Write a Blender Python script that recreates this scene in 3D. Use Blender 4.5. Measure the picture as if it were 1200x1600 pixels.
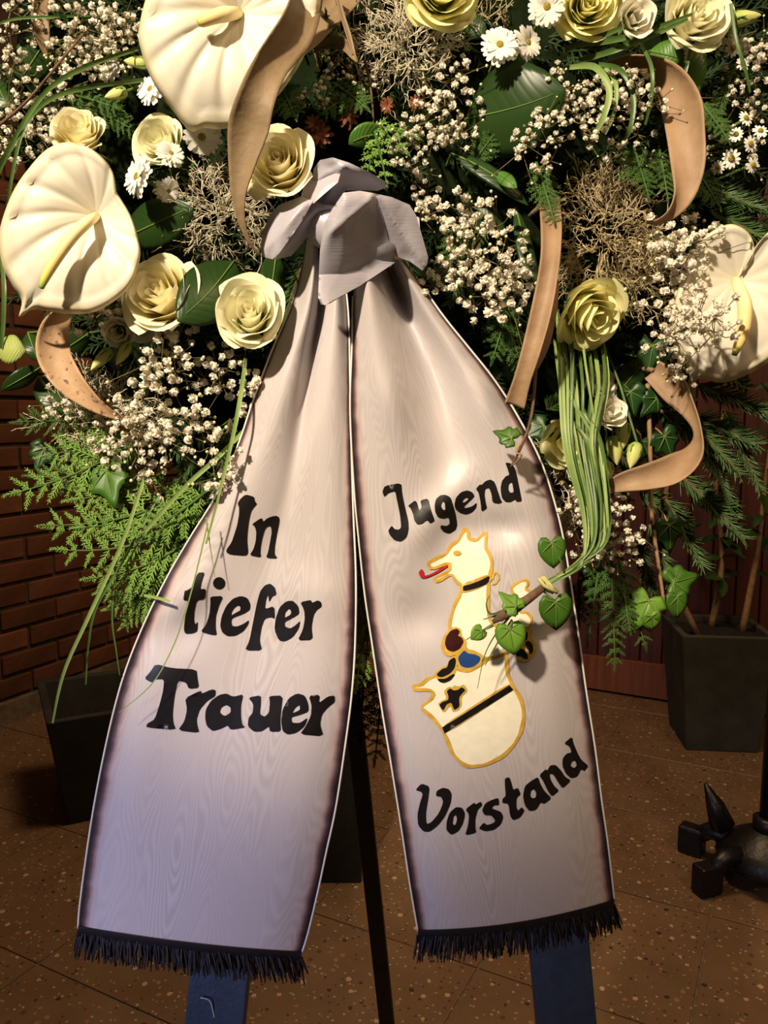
import bpy, bmesh, math, random
import numpy as np
from mathutils import Vector, Matrix, geometry
R = random.Random(7)
for o in list(bpy.data.objects):
    bpy.data.objects.remove(o, do_unlink=True)
S = bpy.context.scene
COL = S.collection
# ------------------------------------------------------------------ camera
F = 1250.0; H = 1.10; PITCH = math.atan(154 / F)
CP, SP = math.cos(PITCH), math.sin(PITCH)
cam = bpy.data.cameras.new('camera'); cam.sensor_fit = 'VERTICAL'; cam.sensor_height = 24; cam.lens = 24 * F / 1600
cam.clip_start = 0.02; cam.clip_end = 60
co = bpy.data.objects.new('camera', cam); co.location = (0, 0, H); co.rotation_euler = (math.pi / 2 - PITCH, 0, 0)
COL.objects.link(co); S.camera = co
RIGHT = Vector((1, 0, 0)); UP = Vector((0, SP, CP)); BACK = Vector((0, -CP, SP))

def P(u, v, Y):
    a = (u - 600) / F; b = (800 - v) / F
    d = Vector((a, CP + b * SP, b * CP - SP))
    return Vector((0, 0, H)) + d * (Y / d.y)
def pm(v, Y):                                # metres per pixel
    return Y / (CP + (800 - v) / F * SP) / F
def floorpt(u, v, z=0.0):
    a = (u - 600) / F; b = (800 - v) / F
    d = Vector((a, CP + b * SP, b * CP - SP))
    return Vector((0, 0, H)) + d * ((z - H) / d.z)
# ------------------------------------------------------------------ world, lamps, exposure
W = bpy.data.worlds.new('world'); S.world = W; W.use_nodes = True
bg = W.node_tree.nodes['Background']; bg.inputs[0].default_value = (1.0, 0.72, 0.48, 1); bg.inputs[1].default_value = 0.05
def lamp(kind, name, loc, aim, energy, color, **kw):
    l = bpy.data.lights.new(name, kind); l.energy = energy; l.color = color
    for k, x in kw.items(): setattr(l, k, x)
    o = bpy.data.objects.new(name, l); o.location = loc
    o.rotation_euler = (Vector(aim) - Vector(loc)).to_track_quat('-Z', 'Y').to_euler()
    COL.objects.link(o); return o
lamp('SPOT', 'church_spotlight', (-0.75, -0.75, 2.15), P(395, 200, .66), 285, (1, .83, .60), spot_size=math.radians(30.5), spot_blend=.5, shadow_soft_size=.05)
lamp('AREA', 'warm_fill_right', (1.3, -0.7, 3.2), (0.4, 1.4, 0), 28, (1, .68, .38), size=.6)  # added unseen warm fill for the front of the right ribbon tail
lamp('AREA', 'rear_fill', (0.15, 1.75, 3.1), (0.1, 1.6, 0), 44, (1, .68, .40), size=.7)  # added unseen fill that brightens the floor and walls behind
lamp('SPOT', 'cool_fill_left', (-1.0, -0.55, 0.95), P(190, 1430, .62), 66, (.62, .64, 1.0), spot_size=math.radians(25), spot_blend=1.0, shadow_soft_size=.12)  # added unseen cool fill, cone narrowed onto the left ribbon tail
S.view_settings.view_transform = 'Standard'; S.view_settings.look = 'None'
S.view_settings.exposure = 0.0; S.view_settings.gamma = 1.0; S.view_settings.use_curve_mapping = False
# ------------------------------------------------------------------ helpers
class MB:
    def __init__(s): s.v = []; s.f = []; s.uv = []
    def add(s, p, uv=(0, 0)): s.v.append(tuple(p)); s.uv.append(uv); return len(s.v) - 1
    def grid(s, rows, uvs=None, close=False):
        n = len(rows); m = len(rows[0]); b = len(s.v)
        for i, r in enumerate(rows):
            for j, p in enumerate(r):
                s.add(p, uvs[i][j] if uvs else (j / max(1, m - 1), i / max(1, n - 1)))
        for i in range(n - 1):
            for j in range(m if close else m - 1):
                k = (j + 1) % m
                s.f.append((b + i * m + j, b + i * m + k, b + (i + 1) * m + k, b + (i + 1) * m + j))
    def tube(s, pts, rad, n=4, cap=True):
        pts = [Vector(p) for p in pts]; b = len(s.v); L = len(pts)
        if not hasattr(rad, '__len__'): rad = [rad] * L
        x = None
        for i, p in enumerate(pts):
            t = (pts[min(i + 1, L - 1)] - pts[max(i - 1, 0)])
            t = t.normalized() if t.length > 1e-9 else Vector((0, 0, 1))
            if x is None: x = t.orthogonal().normalized()
            else:
                x = x - t * x.dot(t); x = x.normalized() if x.length > 1e-6 else t.orthogonal().normalized()
            y = t.cross(x)
            for k in range(n):
                a = 2 * math.pi * k / n
                s.add(p + (x * math.cos(a) + y * math.sin(a)) * rad[i], (k / n, i / max(1, L - 1)))
        for i in range(L - 1):
            for k in range(n):
                s.f.append((b + i * n + k, b + i * n + (k + 1) % n, b + (i + 1) * n + (k + 1) % n, b + (i + 1) * n + k))
        if cap:
            s.f.append(tuple(b + k for k in range(n - 1, -1, -1))); s.f.append(tuple(b + (L - 1) * n + k for k in range(n)))
    def box(s, c, dx, dy, dz, bev=0):
        c = Vector(c); b = len(s.v)
        for z in (-1, 1):
            for y in (-1, 1):
                for x in (-1, 1):
                    s.add(c + Vector(dx) * x / 2 + Vector(dy) * y / 2 + Vector(dz) * z / 2)
        for q in ((0, 2, 3, 1), (4, 5, 7, 6), (0, 1, 5, 4), (2, 6, 7, 3), (0, 4, 6, 2), (1, 3, 7, 5)):
            s.f.append(tuple(b + i for i in q))
    def mesh(s, name, mat, off=(0, 0, 0), smooth=True):
        me = bpy.data.meshes.new(name); ox, oy, oz = off
        me.from_pydata([(a - ox, b - oy, c - oz) for a, b, c in s.v], [], s.f)
        ul = me.uv_layers.new(name='UVMap')
        idx = np.empty(len(me.loops), dtype=np.int32); me.loops.foreach_get('vertex_index', idx)
        ul.data.foreach_set('uv', np.array(s.uv, dtype=np.float32)[idx].ravel())
        if mat: me.materials.append(mat)
        me.polygons.foreach_set('use_smooth', [smooth] * len(me.polygons)); me.update()
        return me
ROOTLOC = {}
def thing(name, label, cat, loc, group=None):
    o = bpy.data.objects.new(name, None); o.location = loc; o.empty_display_size = .02; COL.objects.link(o)
    o['label'] = label; o['category'] = cat
    if group: o['group'] = group
    ROOTLOC[o.name] = Vector(loc); return o
def part(name, mb, mat, parent, label=None, kind=None, smooth=True, solid=0, soff=0, bevel=0, subsurf=0):
    off = ROOTLOC[parent.name]
    o = bpy.data.objects.new(name, mb.mesh(name, mat, off, smooth)); COL.objects.link(o); o.parent = parent
    ROOTLOC[o.name] = off
    if parent.type == 'MESH' or parent.parent: pass
    if label: o['label'] = label
    if kind: o['kind'] = kind
    if subsurf:
        m = o.modifiers.new('s', 'SUBSURF'); m.levels = m.render_levels = subsurf
    if solid:
        m = o.modifiers.new('t', 'SOLIDIFY'); m.thickness = solid; m.offset = soff
    if bevel:
        m = o.modifiers.new('b', 'BEVEL'); m.width = bevel; m.segments = 2
    return o
def inst(name, me, parent, M):
    o = bpy.data.objects.new(name, me); COL.objects.link(o); o.parent = parent
    o.matrix_basis = Matrix.Translation(-ROOTLOC[parent.name]) @ M
    return o
def frame(loc, x, n, sc=1.0):
    x = Vector(x).normalized(); n = Vector(n); n = n - x * n.dot(x); n = n.normalized() if n.length > 1e-6 else x.orthogonal().normalized(); y = n.cross(x)
    M = Matrix(((x.x, y.x, n.x, 0), (x.y, y.y, n.y, 0), (x.z, y.z, n.z, 0), (0, 0, 0, 1)))
    return Matrix.Translation(loc) @ M @ Matrix.Scale(sc, 4)
def crom(ctrl, n):
    c = [np.array(p, float) for p in ctrl]; m = len(c) - 1; out = []
    for i in range(n):
        t = i / (n - 1) * m; k = min(int(t), m - 1); t -= k
        p0 = c[max(k - 1, 0)]; p1 = c[k]; p2 = c[k + 1]; p3 = c[min(k + 2, m)]
        out.append(.5 * (2 * p1 + (p2 - p0) * t + (2 * p0 - 5 * p1 + 4 * p2 - p3) * t * t + (3 * p1 - p0 - 3 * p2 + p3) * t ** 3))
    return out
def facing(tx, ty): return (BACK + RIGHT * tx + UP * ty).normalized()
def Ys(u, v):                                  # front surface of the wreath body
    r2 = ((u - 620) / 640) ** 2 + ((v - 100) / 830) ** 2
    return .80 - .105 * math.sqrt(max(0, 1 - r2))
# ------------------------------------------------------------------ materials
def nt(name):
    m = bpy.data.materials.new(name); m.use_nodes = True; t = m.node_tree
    return m, t, t.nodes, t.links, t.nodes['Principled BSDF']
def mat(name, c, rough=.6, var=.15, scale=60, c2=None, spec=.3, bump=0, bscale=None, translucent=0, metal=0, sheen=0):
    m, t, N, L, b = nt(name)
    b.inputs['Roughness'].default_value = rough; b.inputs['Specular IOR Level'].default_value = spec; b.inputs['Metallic'].default_value = metal
    tc = N.new('ShaderNodeTexCoord'); nz = N.new('ShaderNodeTexNoise'); nz.inputs['Scale'].default_value = scale; nz.inputs['Detail'].default_value = 4
    L.new(tc.outputs['Object'], nz.inputs['Vector'])
    r = N.new('ShaderNodeValToRGB'); L.new(nz.outputs['Fac'], r.inputs[0])
    d = c2 or tuple(x * (1 - 2 * var) for x in c)
    r.color_ramp.elements[0].position = .3; r.color_ramp.elements[1].position = .7
    r.color_ramp.elements[0].color = (*d, 1); r.color_ramp.elements[1].color = (*c, 1)
    L.new(r.outputs[0], b.inputs['Base Color'])
    if bump:
        n2 = N.new('ShaderNodeTexNoise'); n2.inputs['Scale'].default_value = bscale or scale * 3; L.new(tc.outputs['Object'], n2.inputs['Vector'])
        bp = N.new('ShaderNodeBump'); bp.inputs['Strength'].default_value = bump; bp.inputs['Distance'].default_value = .003
        L.new(n2.outputs['Fac'], bp.inputs['Height']); L.new(bp.outputs[0], b.inputs['Normal'])
    if translucent:
        tr = N.new('ShaderNodeBsdfTranslucent'); L.new(r.outputs[0], tr.inputs[0]); mx = N.new('ShaderNodeMixShader'); mx.inputs[0].default_value = translucent
        L.new(b.outputs[0], mx.inputs[1]); L.new(tr.outputs[0], mx.inputs[2]); L.new(mx.outputs[0], N['Material Output'].inputs[0])
    return m
def uvramp(name, stops, axis='Y', rough=.5, translucent=0, vein=0, spec=.4, noise=.06, vs=(14, 30), nscale=40):
    """colour along a UV axis, optional side-vein bump"""
    m, t, N, L, b = nt(name); b.inputs['Roughness'].default_value = rough; b.inputs['Specular IOR Level'].default_value = spec
    uv = N.new('ShaderNodeUVMap'); sx = N.new('ShaderNodeSeparateXYZ'); L.new(uv.outputs[0], sx.inputs[0])
    tc = N.new('ShaderNodeTexCoord'); nz = N.new('ShaderNodeTexNoise'); nz.inputs['Scale'].default_value = nscale; nz.inputs['Detail'].default_value = 5; L.new(tc.outputs['Object'], nz.inputs['Vector'])
    ma = N.new('ShaderNodeMath'); ma.operation = 'MULTIPLY_ADD'; ma.inputs[1].default_value = noise * 2; L.new(nz.outputs['Fac'], ma.inputs[0])
    sb = N.new('ShaderNodeMath'); sb.operation = 'SUBTRACT'; sb.inputs[1].default_value = noise; L.new(sx.outputs[axis], sb.inputs[0]); L.new(sb.outputs[0], ma.inputs[2])
    r = N.new('ShaderNodeValToRGB'); L.new(ma.outputs[0], r.inputs[0]); e = r.color_ramp.elements
    e[0].position = stops[0][0]; e[0].color = (*stops[0][1], 1); e[1].position = stops[-1][0]; e[1].color = (*stops[-1][1], 1)
    for p, c in stops[1:-1]:
        k = e.new(p); k.color = (*c, 1)
    L.new(r.outputs[0], b.inputs['Base Color'])
    if vein:
        # herringbone side veins: sin(v*a - |u-.5|*b)
        ab = N.new('ShaderNodeMath'); ab.operation = 'SUBTRACT'; ab.inputs[1].default_value = .5; L.new(sx.outputs['X'], ab.inputs[0])
        a2 = N.new('ShaderNodeMath'); a2.operation = 'ABSOLUTE'; L.new(ab.outputs[0], a2.inputs[0])
        m1 = N.new('ShaderNodeMath'); m1.operation = 'MULTIPLY'; m1.inputs[1].default_value = vs[0]; L.new(a2.outputs[0], m1.inputs[0])
        m2 = N.new('ShaderNodeMath'); m2.operation = 'MULTIPLY_ADD'; m2.inputs[1].default_value = vs[1]; L.new(sx.outputs['Y'], m2.inputs[0]); L.new(m1.outputs[0], m2.inputs[2])
        sn = N.new('ShaderNodeMath'); sn.operation = 'SINE'; L.new(m2.outputs[0], sn.inputs[0])
        pw = N.new('ShaderNodeMath'); pw.operation = 'POWER'; pw.inputs[1].default_value = 4; L.new(sn.outputs[0], pw.inputs[0])
        bp = N.new('ShaderNodeBump'); bp.inputs['Strength'].default_value = vein; bp.inputs['Distance'].default_value = .001; bp.invert = True
        L.new(pw.outputs[0], bp.inputs['Height']); L.new(bp.outputs[0], b.inputs['Normal'])
    if translucent:
        tr = N.new('ShaderNodeBsdfTranslucent'); L.new(r.outputs[0], tr.inputs[0]); mx = N.new('ShaderNodeMixShader'); mx.inputs[0].default_value = translucent
        L.new(b.outputs[0], mx.inputs[1]); L.new(tr.outputs[0], mx.inputs[2]); L.new(mx.outputs[0], N['Material Output'].inputs[0])
    return m
M_ROSE = {
 'yellow': uvramp('rose_yellow', [(0, (.62, .58, .16)), (.3, (.93, .82, .40)), (.75, (.96, .90, .60)), (1, (.96, .92, .70))], translucent=.25, rough=.6, spec=.2),
 'cream': uvramp('rose_cream', [(0, (.60, .60, .24)), (.3, (.92, .87, .60)), (.8, (.95, .92, .72)), (1, (.88, .88, .60))], translucent=.25, rough=.6, spec=.2),
 'green': uvramp('rose_green_yellow', [(0, (.60, .60, .14)), (.35, (.88, .82, .34)), (.85, (.94, .90, .55)), (1, (.84, .85, .40))], translucent=.25, rough=.6, spec=.2),
 'white': uvramp('lisianthus_white', [(0, (.55, .58, .28)), (.35, (.84, .80, .62)), (1, (.90, .86, .74))], translucent=.25, rough=.6, spec=.2)}
M_SEPAL = mat('sepal_green', (.16, .24, .05), .6, .2)
M_STEM = mat('stem_green', (.14, .22, .06), .6, .2)
M_BUD = uvramp('bud_skin', [(0, (.22, .34, .06)), (.4, (.50, .56, .16)), (1, (.74, .72, .30))], rough=.5)
M_SPATHE = uvramp('spathe_white', [(0, (.80, .74, .54)), (.15, (.80, .76, .64)), (.85, (.80, .76, .65)), (1, (.80, .72, .48))], rough=.42, spec=.35, translucent=.15)
M_SPADIX = uvramp('spadix', [(0, (.90, .78, .45)), (.62, (.84, .62, .24)), (.78, (.66, .58, .14)), (.90, (.24, .38, .06)), (1, (.14, .28, .04))], rough=.6)
M_DRY = mat('dry_leaf', (.25, .178, .10), .55, .2, 35, c2=(.17, .115, .062), spec=.3, bump=.25, bscale=120)
M_DRYPALE = mat('dry_leaf_peach', (.34, .222, .132), .55, .2, 40, c2=(.24, .15, .082), spec=.3, bump=.2, bscale=150)
def spotted(name):
    m = mat(name, (.46, .30, .175), .55, .1, 30, c2=(.37, .23, .13), bump=.2, bscale=150)
    t = m.node_tree; N = t.nodes; L = t.links; b = N['Principled BSDF']; src = b.inputs['Base Color'].links[0].from_socket
    nz = N.new('ShaderNodeTexNoise'); nz.inputs['Scale'].default_value = 190; nz.inputs['Detail'].default_value = 6; tc = N.new('ShaderNodeTexCoord'); L.new(tc.outputs['Object'], nz.inputs['Vector'])
    r = N.new('ShaderNodeValToRGB'); r.color_ramp.elements[0].position = .60; r.color_ramp.elements[1].position = .70; L.new(nz.outputs['Fac'], r.inputs[0])
    mx = N.new('ShaderNodeMix'); mx.data_type = 'RGBA'; L.new(r.outputs[0], mx.inputs[0]); L.new(src, mx.inputs[6]); mx.inputs[7].default_value = (.12, .06, .03, 1)
    L.new(mx.outputs[2], b.inputs['Base Color']); return m
M_DRYSPOT = spotted('dry_leaf_spotted')
M_LEAF = uvramp('leaf_dark', [(0, (.012, .034, .006)), (.5, (.020, .050, .009)), (1, (.012, .034, .006))], axis='X', rough=.38, vein=.10, spec=.35)
M_LEAFMID = uvramp('leaf_mid', [(0, (.06, .16, .02)), (.5, (.09, .22, .03)), (1, (.06, .16, .02))], axis='X', rough=.42, vein=.2, spec=.4, translucent=.15)
M_LEAFPALE = uvramp('leaf_pale', [(0, (.34, .42, .10)), (.5, (.42, .48, .14)), (1, (.32, .40, .10))], axis='X', rough=.5, vein=.3, spec=.3, translucent=.2)
M_RIB = mat('midrib_pale', (.13, .22, .045), .5, .1)
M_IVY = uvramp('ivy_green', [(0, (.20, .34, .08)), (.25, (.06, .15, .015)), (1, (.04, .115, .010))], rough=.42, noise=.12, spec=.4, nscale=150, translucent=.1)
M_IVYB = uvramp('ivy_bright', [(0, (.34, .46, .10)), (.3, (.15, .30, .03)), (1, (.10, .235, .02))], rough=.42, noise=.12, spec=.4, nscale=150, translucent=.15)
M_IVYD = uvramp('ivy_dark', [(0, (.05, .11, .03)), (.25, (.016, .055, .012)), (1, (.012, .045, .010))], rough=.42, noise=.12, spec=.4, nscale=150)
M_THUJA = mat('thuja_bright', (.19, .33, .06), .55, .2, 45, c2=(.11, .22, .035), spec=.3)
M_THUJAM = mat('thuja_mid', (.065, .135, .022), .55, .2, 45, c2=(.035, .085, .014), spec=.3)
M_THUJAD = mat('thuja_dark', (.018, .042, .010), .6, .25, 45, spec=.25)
M_YEW = mat('needle_green', (.055, .12, .025), .45, .2, 60, spec=.4)
M_BARK = mat('twig_bark', (.16, .09, .05), .8, .25, 80, bump=.4)
M_TAN = mat('tan_stem', (.36, .22, .11), .7, .2, 60, bump=.3)
M_FLORET = mat('floret_white', (.93, .90, .82), .75, .05, 300, c2=(.88, .82, .68), spec=.1, translucent=.35)
M_BUDLET = mat('gypsophila_bud', (.72, .68, .42), .6, .15, 300)
M_GYPSTEM = mat('gypsophila_stem', (.20, .17, .07), .7, .25, 120)
M_DAISY = uvramp('daisy_petal', [(0, (.84, .82, .60)), (.25, (.90, .88, .80)), (1, (.90, .88, .82))], rough=.6, translucent=.2, spec=.15)
M_DISC = mat('daisy_disc', (.52, .42, .06), .8, .3, 900, bump=.8, bscale=1500)
M_LICHEN = mat('silver_twig', (.66, .60, .46), .85, .2, 70, c2=(.46, .41, .29), spec=.1)
M_LICHEND = mat('silver_twig_brown', (.52, .43, .27), .85, .2, 70, c2=(.33, .26, .14), spec=.1)
M_GRASS = mat('bear_grass', (.085, .155, .03), .4, .2, 50, c2=(.04, .085, .016), spec=.4)
M_GRASSP = mat('bear_grass_pale', (.24, .33, .10), .45, .2, 50, c2=(.16, .25, .07), spec=.35)
M_RUSSET = mat('russet_bract', (.22, .075, .03), .7, .25, 90)
M_RAFFIA = mat('raffia', (.55, .52, .22), .7, .2, 90)
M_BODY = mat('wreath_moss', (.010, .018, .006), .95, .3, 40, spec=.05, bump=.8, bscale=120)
M_BLACK = mat('black_ink', (.010, .008, .008), .33, .2, 120, spec=.5)
M_GOLD = mat('gold_paint', (.62, .40, .07), .45, .12, 160, c2=(.46, .26, .03), spec=.4)
M_WHITEPAINT = mat('white_paint', (.86, .82, .66), .5, .05, 120, spec=.3)
M_RED = mat('red_paint', (.48, .02, .03), .45, .1)
M_BLUE = mat('blue_paint', (.015, .06, .22), .45, .1)
M_MAROON = mat('maroon_paint', (.045, .006, .005), .4, .3, 150)
M_FRINGE = mat('black_fringe', (.012, .010, .013), .55, .2, 200, spec=.4)
M_PIPING = mat('white_piping', (.75, .72, .70), .5, .05)
M_LEG = mat('stand_leg_paint', (.030, .048, .085), .45, .12, 90, spec=.4, bump=.15)
M_IRON = mat('black_iron', (.007, .006, .006), .42, .2, 60, spec=.35, bump=.3, bscale=90)
M_POT = mat('planter_grey_green', (.055, .055, .042), .75, .2, 14, spec=.2, bump=.2, bscale=60)
M_POTL = mat('planter_charcoal', (.035, .034, .028), .75, .2, 14, spec=.2, bump=.2, bscale=60)
M_SOIL = mat('soil', (.018, .012, .008), 1, .4, 80, bump=1, bscale=120)
M_THREAD = mat('white_thread', (.6, .58, .55), .6, .05)

def ribbon_mat(name):
    m, t, N, L, b = nt(name); b.inputs['Roughness'].default_value = .40; b.inputs['Specular IOR Level'].default_value = .45
    b.inputs['Sheen Weight'].default_value = .15
    uv = N.new('ShaderNodeUVMap'); sx = N.new('ShaderNodeSeparateXYZ'); L.new(uv.outputs[0], sx.inputs[0])
    def math_(op, a=None, bb=None, c=None):
        q = N.new('ShaderNodeMath'); q.operation = op
        for i, x in enumerate((a, bb, c)):
            if x is None: continue
            if isinstance(x, (int, float)): q.inputs[i].default_value = x
            else: L.new(x, q.inputs[i])
        return q.outputs[0]
    mp = N.new('ShaderNodeMapping'); mp.inputs['Scale'].default_value = (5.0, 3.2, 1); L.new(uv.outputs[0], mp.inputs[0])
    nz = N.new('ShaderNodeTexNoise'); nz.inputs['Scale'].default_value = 1.3; nz.inputs['Detail'].default_value = 1.5; nz.inputs['Roughness'].default_value = .3; L.new(mp.outputs[0], nz.inputs[0])
    ring = math_('SINE', math_('MULTIPLY', nz.outputs['Fac'], 150.0))
    mp2 = N.new('ShaderNodeMapping'); mp2.inputs['Scale'].default_value = (2.0, 1.5, 1); L.new(uv.outputs[0], mp2.inputs[0])
    n2 = N.new('ShaderNodeTexNoise'); n2.inputs['Scale'].default_value = 1.7; L.new(mp2.outputs[0], n2.inputs[0])
    amp = N.new('ShaderNodeMapRange'); L.new(n2.outputs['Fac'], amp.inputs[0]); amp.inputs[1].default_value = .35; amp.inputs[2].default_value = .65
    ringf = math_('MULTIPLY_ADD', math_('MULTIPLY', ring, amp.outputs[0]), .5, .5)
    mx = N.new('ShaderNodeMix'); mx.data_type = 'RGBA'; L.new(ringf, mx.inputs[0])
    mx.inputs[6].default_value = (.435, .395, .410, 1); mx.inputs[7].default_value = (.535, .492, .508, 1)
    # printed dark selvedge, ragged inner border
    mp3 = N.new('ShaderNodeMapping'); mp3.inputs['Scale'].default_value = (1, 16, 1); L.new(uv.outputs[0], mp3.inputs[0])
    n3 = N.new('ShaderNodeTexNoise'); n3.inputs['Scale'].default_value = 2.0; n3.inputs['Detail'].default_value = 3; L.new(mp3.outputs[0], n3.inputs[0])
    dist = math_('SUBTRACT', .5, math_('ABSOLUTE', math_('SUBTRACT', sx.outputs['X'], .5)))
    e = math_('ADD', dist, math_('MULTIPLY', math_('SUBTRACT', n3.outputs['Fac'], .5), .028))
    r = N.new('ShaderNodeValToRGB'); L.new(e, r.inputs[0]); el = r.color_ramp.elements
    el[0].position = .0; el[0].color = (.014, .007, .009, 1); el[1].position = .075; el[1].color = (1, 1, 1, 1)
    for p, c in ((.014, (.022, .010, .012)), (.028, (.20, .12, .13)), (.038, (.60, .44, .42)), (.050, (.93, .82, .78))):
        k = el.new(p); k.color = (*c, 1)
    mu = N.new('ShaderNodeMix'); mu.data_type = 'RGBA'; mu.blend_type = 'MULTIPLY'; mu.inputs[0].default_value = 1
    L.new(mx.outputs[2], mu.inputs[6]); L.new(r.outputs[0], mu.inputs[7]); L.new(mu.outputs[2], b.inputs['Base Color'])
    # fine horizontal rep weave
    tc = N.new('ShaderNodeTexCoord'); wv = N.new('ShaderNodeTexWave'); wv.inputs['Scale'].default_value = 420; wv.bands_direction = 'Z'; wv.inputs['Distortion'].default_value = .6
    L.new(tc.outputs['Object'], wv.inputs[0]); bp = N.new('ShaderNodeBump'); bp.inputs['Strength'].default_value = .06; bp.inputs['Distance'].default_value = .0006
    L.new(wv.outputs['Fac'], bp.inputs['Height']); L.new(bp.outputs[0], b.inputs['Normal'])
    return m
M_RIBBON = ribbon_mat('moire_ribbon')
def ribbon_shaded():
    m = mat('moire_ribbon_bow_shaded', (.42, .40, .46), .36, .05, 30, c2=(.37, .35, .41), spec=.5); t = m.node_tree; N = t.nodes; L = t.links; b = N['Principled BSDF']  # ribbon cloth made darker and bluer: the bow's shade is in this colour
    uv = N.new('ShaderNodeUVMap'); mp = N.new('ShaderNodeMapping'); mp.inputs['Rotation'].default_value = (0, 0, .9); mp.inputs['Scale'].default_value = (3, 30, 1); L.new(uv.outputs[0], mp.inputs[0])
    nz = N.new('ShaderNodeTexNoise'); nz.inputs['Scale'].default_value = 2.2; nz.inputs['Detail'].default_value = 3; L.new(mp.outputs[0], nz.inputs[0]); bp = N.new('ShaderNodeBump'); bp.inputs['Strength'].default_value = .12; bp.inputs['Distance'].default_value = .0012
    b.inputs['Sheen Weight'].default_value = .2
    L.new(nz.outputs['Fac'], bp.inputs['Height']); L.new(bp.outputs[0], b.inputs['Normal']); return m
M_BOW = ribbon_shaded()
def brick_mat():
    m = mat('brick_clay', (.155, .060, .028), .9, .25, 9, c2=(.09, .033, .017), spec=.15, bump=.6, bscale=45)
    t = m.node_tree; N = t.nodes; L = t.links; b = N['Principled BSDF']; src = b.inputs['Base Color'].links[0].from_socket
    oi = N.new('ShaderNodeObjectInfo'); mr = N.new('ShaderNodeMapRange'); mr.inputs[3].default_value = .65; mr.inputs[4].default_value = 1.25; L.new(oi.outputs['Random'], mr.inputs[0])
    mu = N.new('ShaderNodeMix'); mu.data_type = 'RGBA'; mu.blend_type = 'MULTIPLY'; mu.inputs[0].default_value = 1; L.new(src, mu.inputs[6]); L.new(mr.outputs[0], mu.inputs[7]); L.new(mu.outputs[2], b.inputs['Base Color'])
    return m
M_BRICK = brick_mat()
M_MORTAR = mat('mortar', (.075, .045, .03), .95, .2, 50, bump=.4)
M_PLINTH = mat('stone_plinth', (.16, .115, .07), .85, .25, 30, bump=.3)
def terrazzo():
    m, t, N, L, b = nt('terrazzo'); b.inputs['Roughness'].default_value = .42
    tc = N.new('ShaderNodeTexCoord')
    nz = N.new('ShaderNodeTexNoise'); nz.inputs['Scale'].default_value = 9; nz.inputs['Detail'].default_value = 8; L.new(tc.outputs['Object'], nz.inputs[0])
    r0 = N.new('ShaderNodeValToRGB'); r0.color_ramp.elements[0].color = (.085, .046, .022, 1); r0.color_ramp.elements[1].color = (.19, .115, .06, 1); L.new(nz.outputs['Fac'], r0.inputs[0])
    cur = r0.outputs[0]
    for sc, thr, cols in ((42, .22, [(.38, .27, .17), (.04, .02, .014), (.26, .13, .065), (.10, .04, .02)]), (95, .26, [(.26, .18, .10), (.05, .03, .02), (.20, .07, .04), (.34, .25, .16)])):
        vo = N.new('ShaderNodeTexVoronoi'); vo.inputs['Scale'].default_value = sc; vo.inputs['Randomness'].default_value = 1; L.new(tc.outputs['Object'], vo.inputs['Vector'])
        n2 = N.new('ShaderNodeTexNoise'); n2.inputs['Scale'].default_value = sc * 2; L.new(tc.outputs['Object'], n2.inputs[0])
        ad = N.new('ShaderNodeMath'); ad.operation = 'MULTIPLY_ADD'; ad.inputs[1].default_value = .35; L.new(n2.outputs['Fac'], ad.inputs[0]); L.new(vo.outputs['Distance'], ad.inputs[2])
        lt = N.new('ShaderNodeMapRange'); lt.inputs[1].default_value = thr + .14; lt.inputs[2].default_value = thr + .20; lt.inputs[3].default_value = 1; lt.inputs[4].default_value = 0; L.new(ad.outputs[0], lt.inputs[0])
        sp = N.new('ShaderNodeSeparateColor'); L.new(vo.outputs['Color'], sp.inputs[0])
        rr = N.new('ShaderNodeValToRGB'); rr.color_ramp.interpolation = 'CONSTANT'; L.new(sp.outputs[0], rr.inputs[0]); e = rr.color_ramp.elements
        e[0].color = (*cols[0], 1); e[1].position = .25; e[1].color = (*cols[1], 1)
        for i in (2, 3): k = e.new(.25 * i); k.color = (*cols[i], 1)
        g = N.new('ShaderNodeMath'); g.operation = 'GREATER_THAN'; g.inputs[1].default_value = .35; L.new(sp.outputs[1], g.inputs[0])
        ml = N.new('ShaderNodeMath'); ml.operation = 'MULTIPLY'; L.new(lt.outputs[0], ml.inputs[0]); L.new(g.outputs[0], ml.inputs[1])
        mx = N.new('ShaderNodeMix'); mx.data_type = 'RGBA'; L.new(ml.outputs[0], mx.inputs[0]); L.new(cur, mx.inputs[6]); L.new(rr.outputs[0], mx.inputs[7]); cur = mx.outputs[2]
    L.new(cur, b.inputs['Base Color']); return m
M_TERRAZZO = terrazzo()
M_GROUT = mat('grout', (.17, .12, .075), .9, .2, 60)
def wood(name, c, c2):
    m, t, N, L, b = nt(name); b.inputs['Roughness'].default_value = .65
    tc = N.new('ShaderNodeTexCoord'); mp = N.new('ShaderNodeMapping'); mp.inputs['Scale'].default_value = (60, 60, 3); L.new(tc.outputs['Object'], mp.inputs[0])
    nz = N.new('ShaderNodeTexNoise'); nz.inputs['Scale'].default_value = 1; nz.inputs['Detail'].default_value = 6; L.new(mp.outputs[0], nz.inputs[0])
    r = N.new('ShaderNodeValToRGB'); r.color_ramp.elements[0].position = .35; r.color_ramp.elements[1].position = .65; r.color_ramp.elements[0].color = (*c2, 1); r.color_ramp.elements[1].color = (*c, 1)
    L.new(nz.outputs['Fac'], r.inputs[0]); L.new(r.outputs[0], b.inputs['Base Color']); return m
M_WOOD = wood('dark_red_wood', (.085, .016, .007), (.045, .008, .004))
M_RAIL = wood('orange_brown_wood', (.22, .065, .018), (.14, .038, .010))
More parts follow.
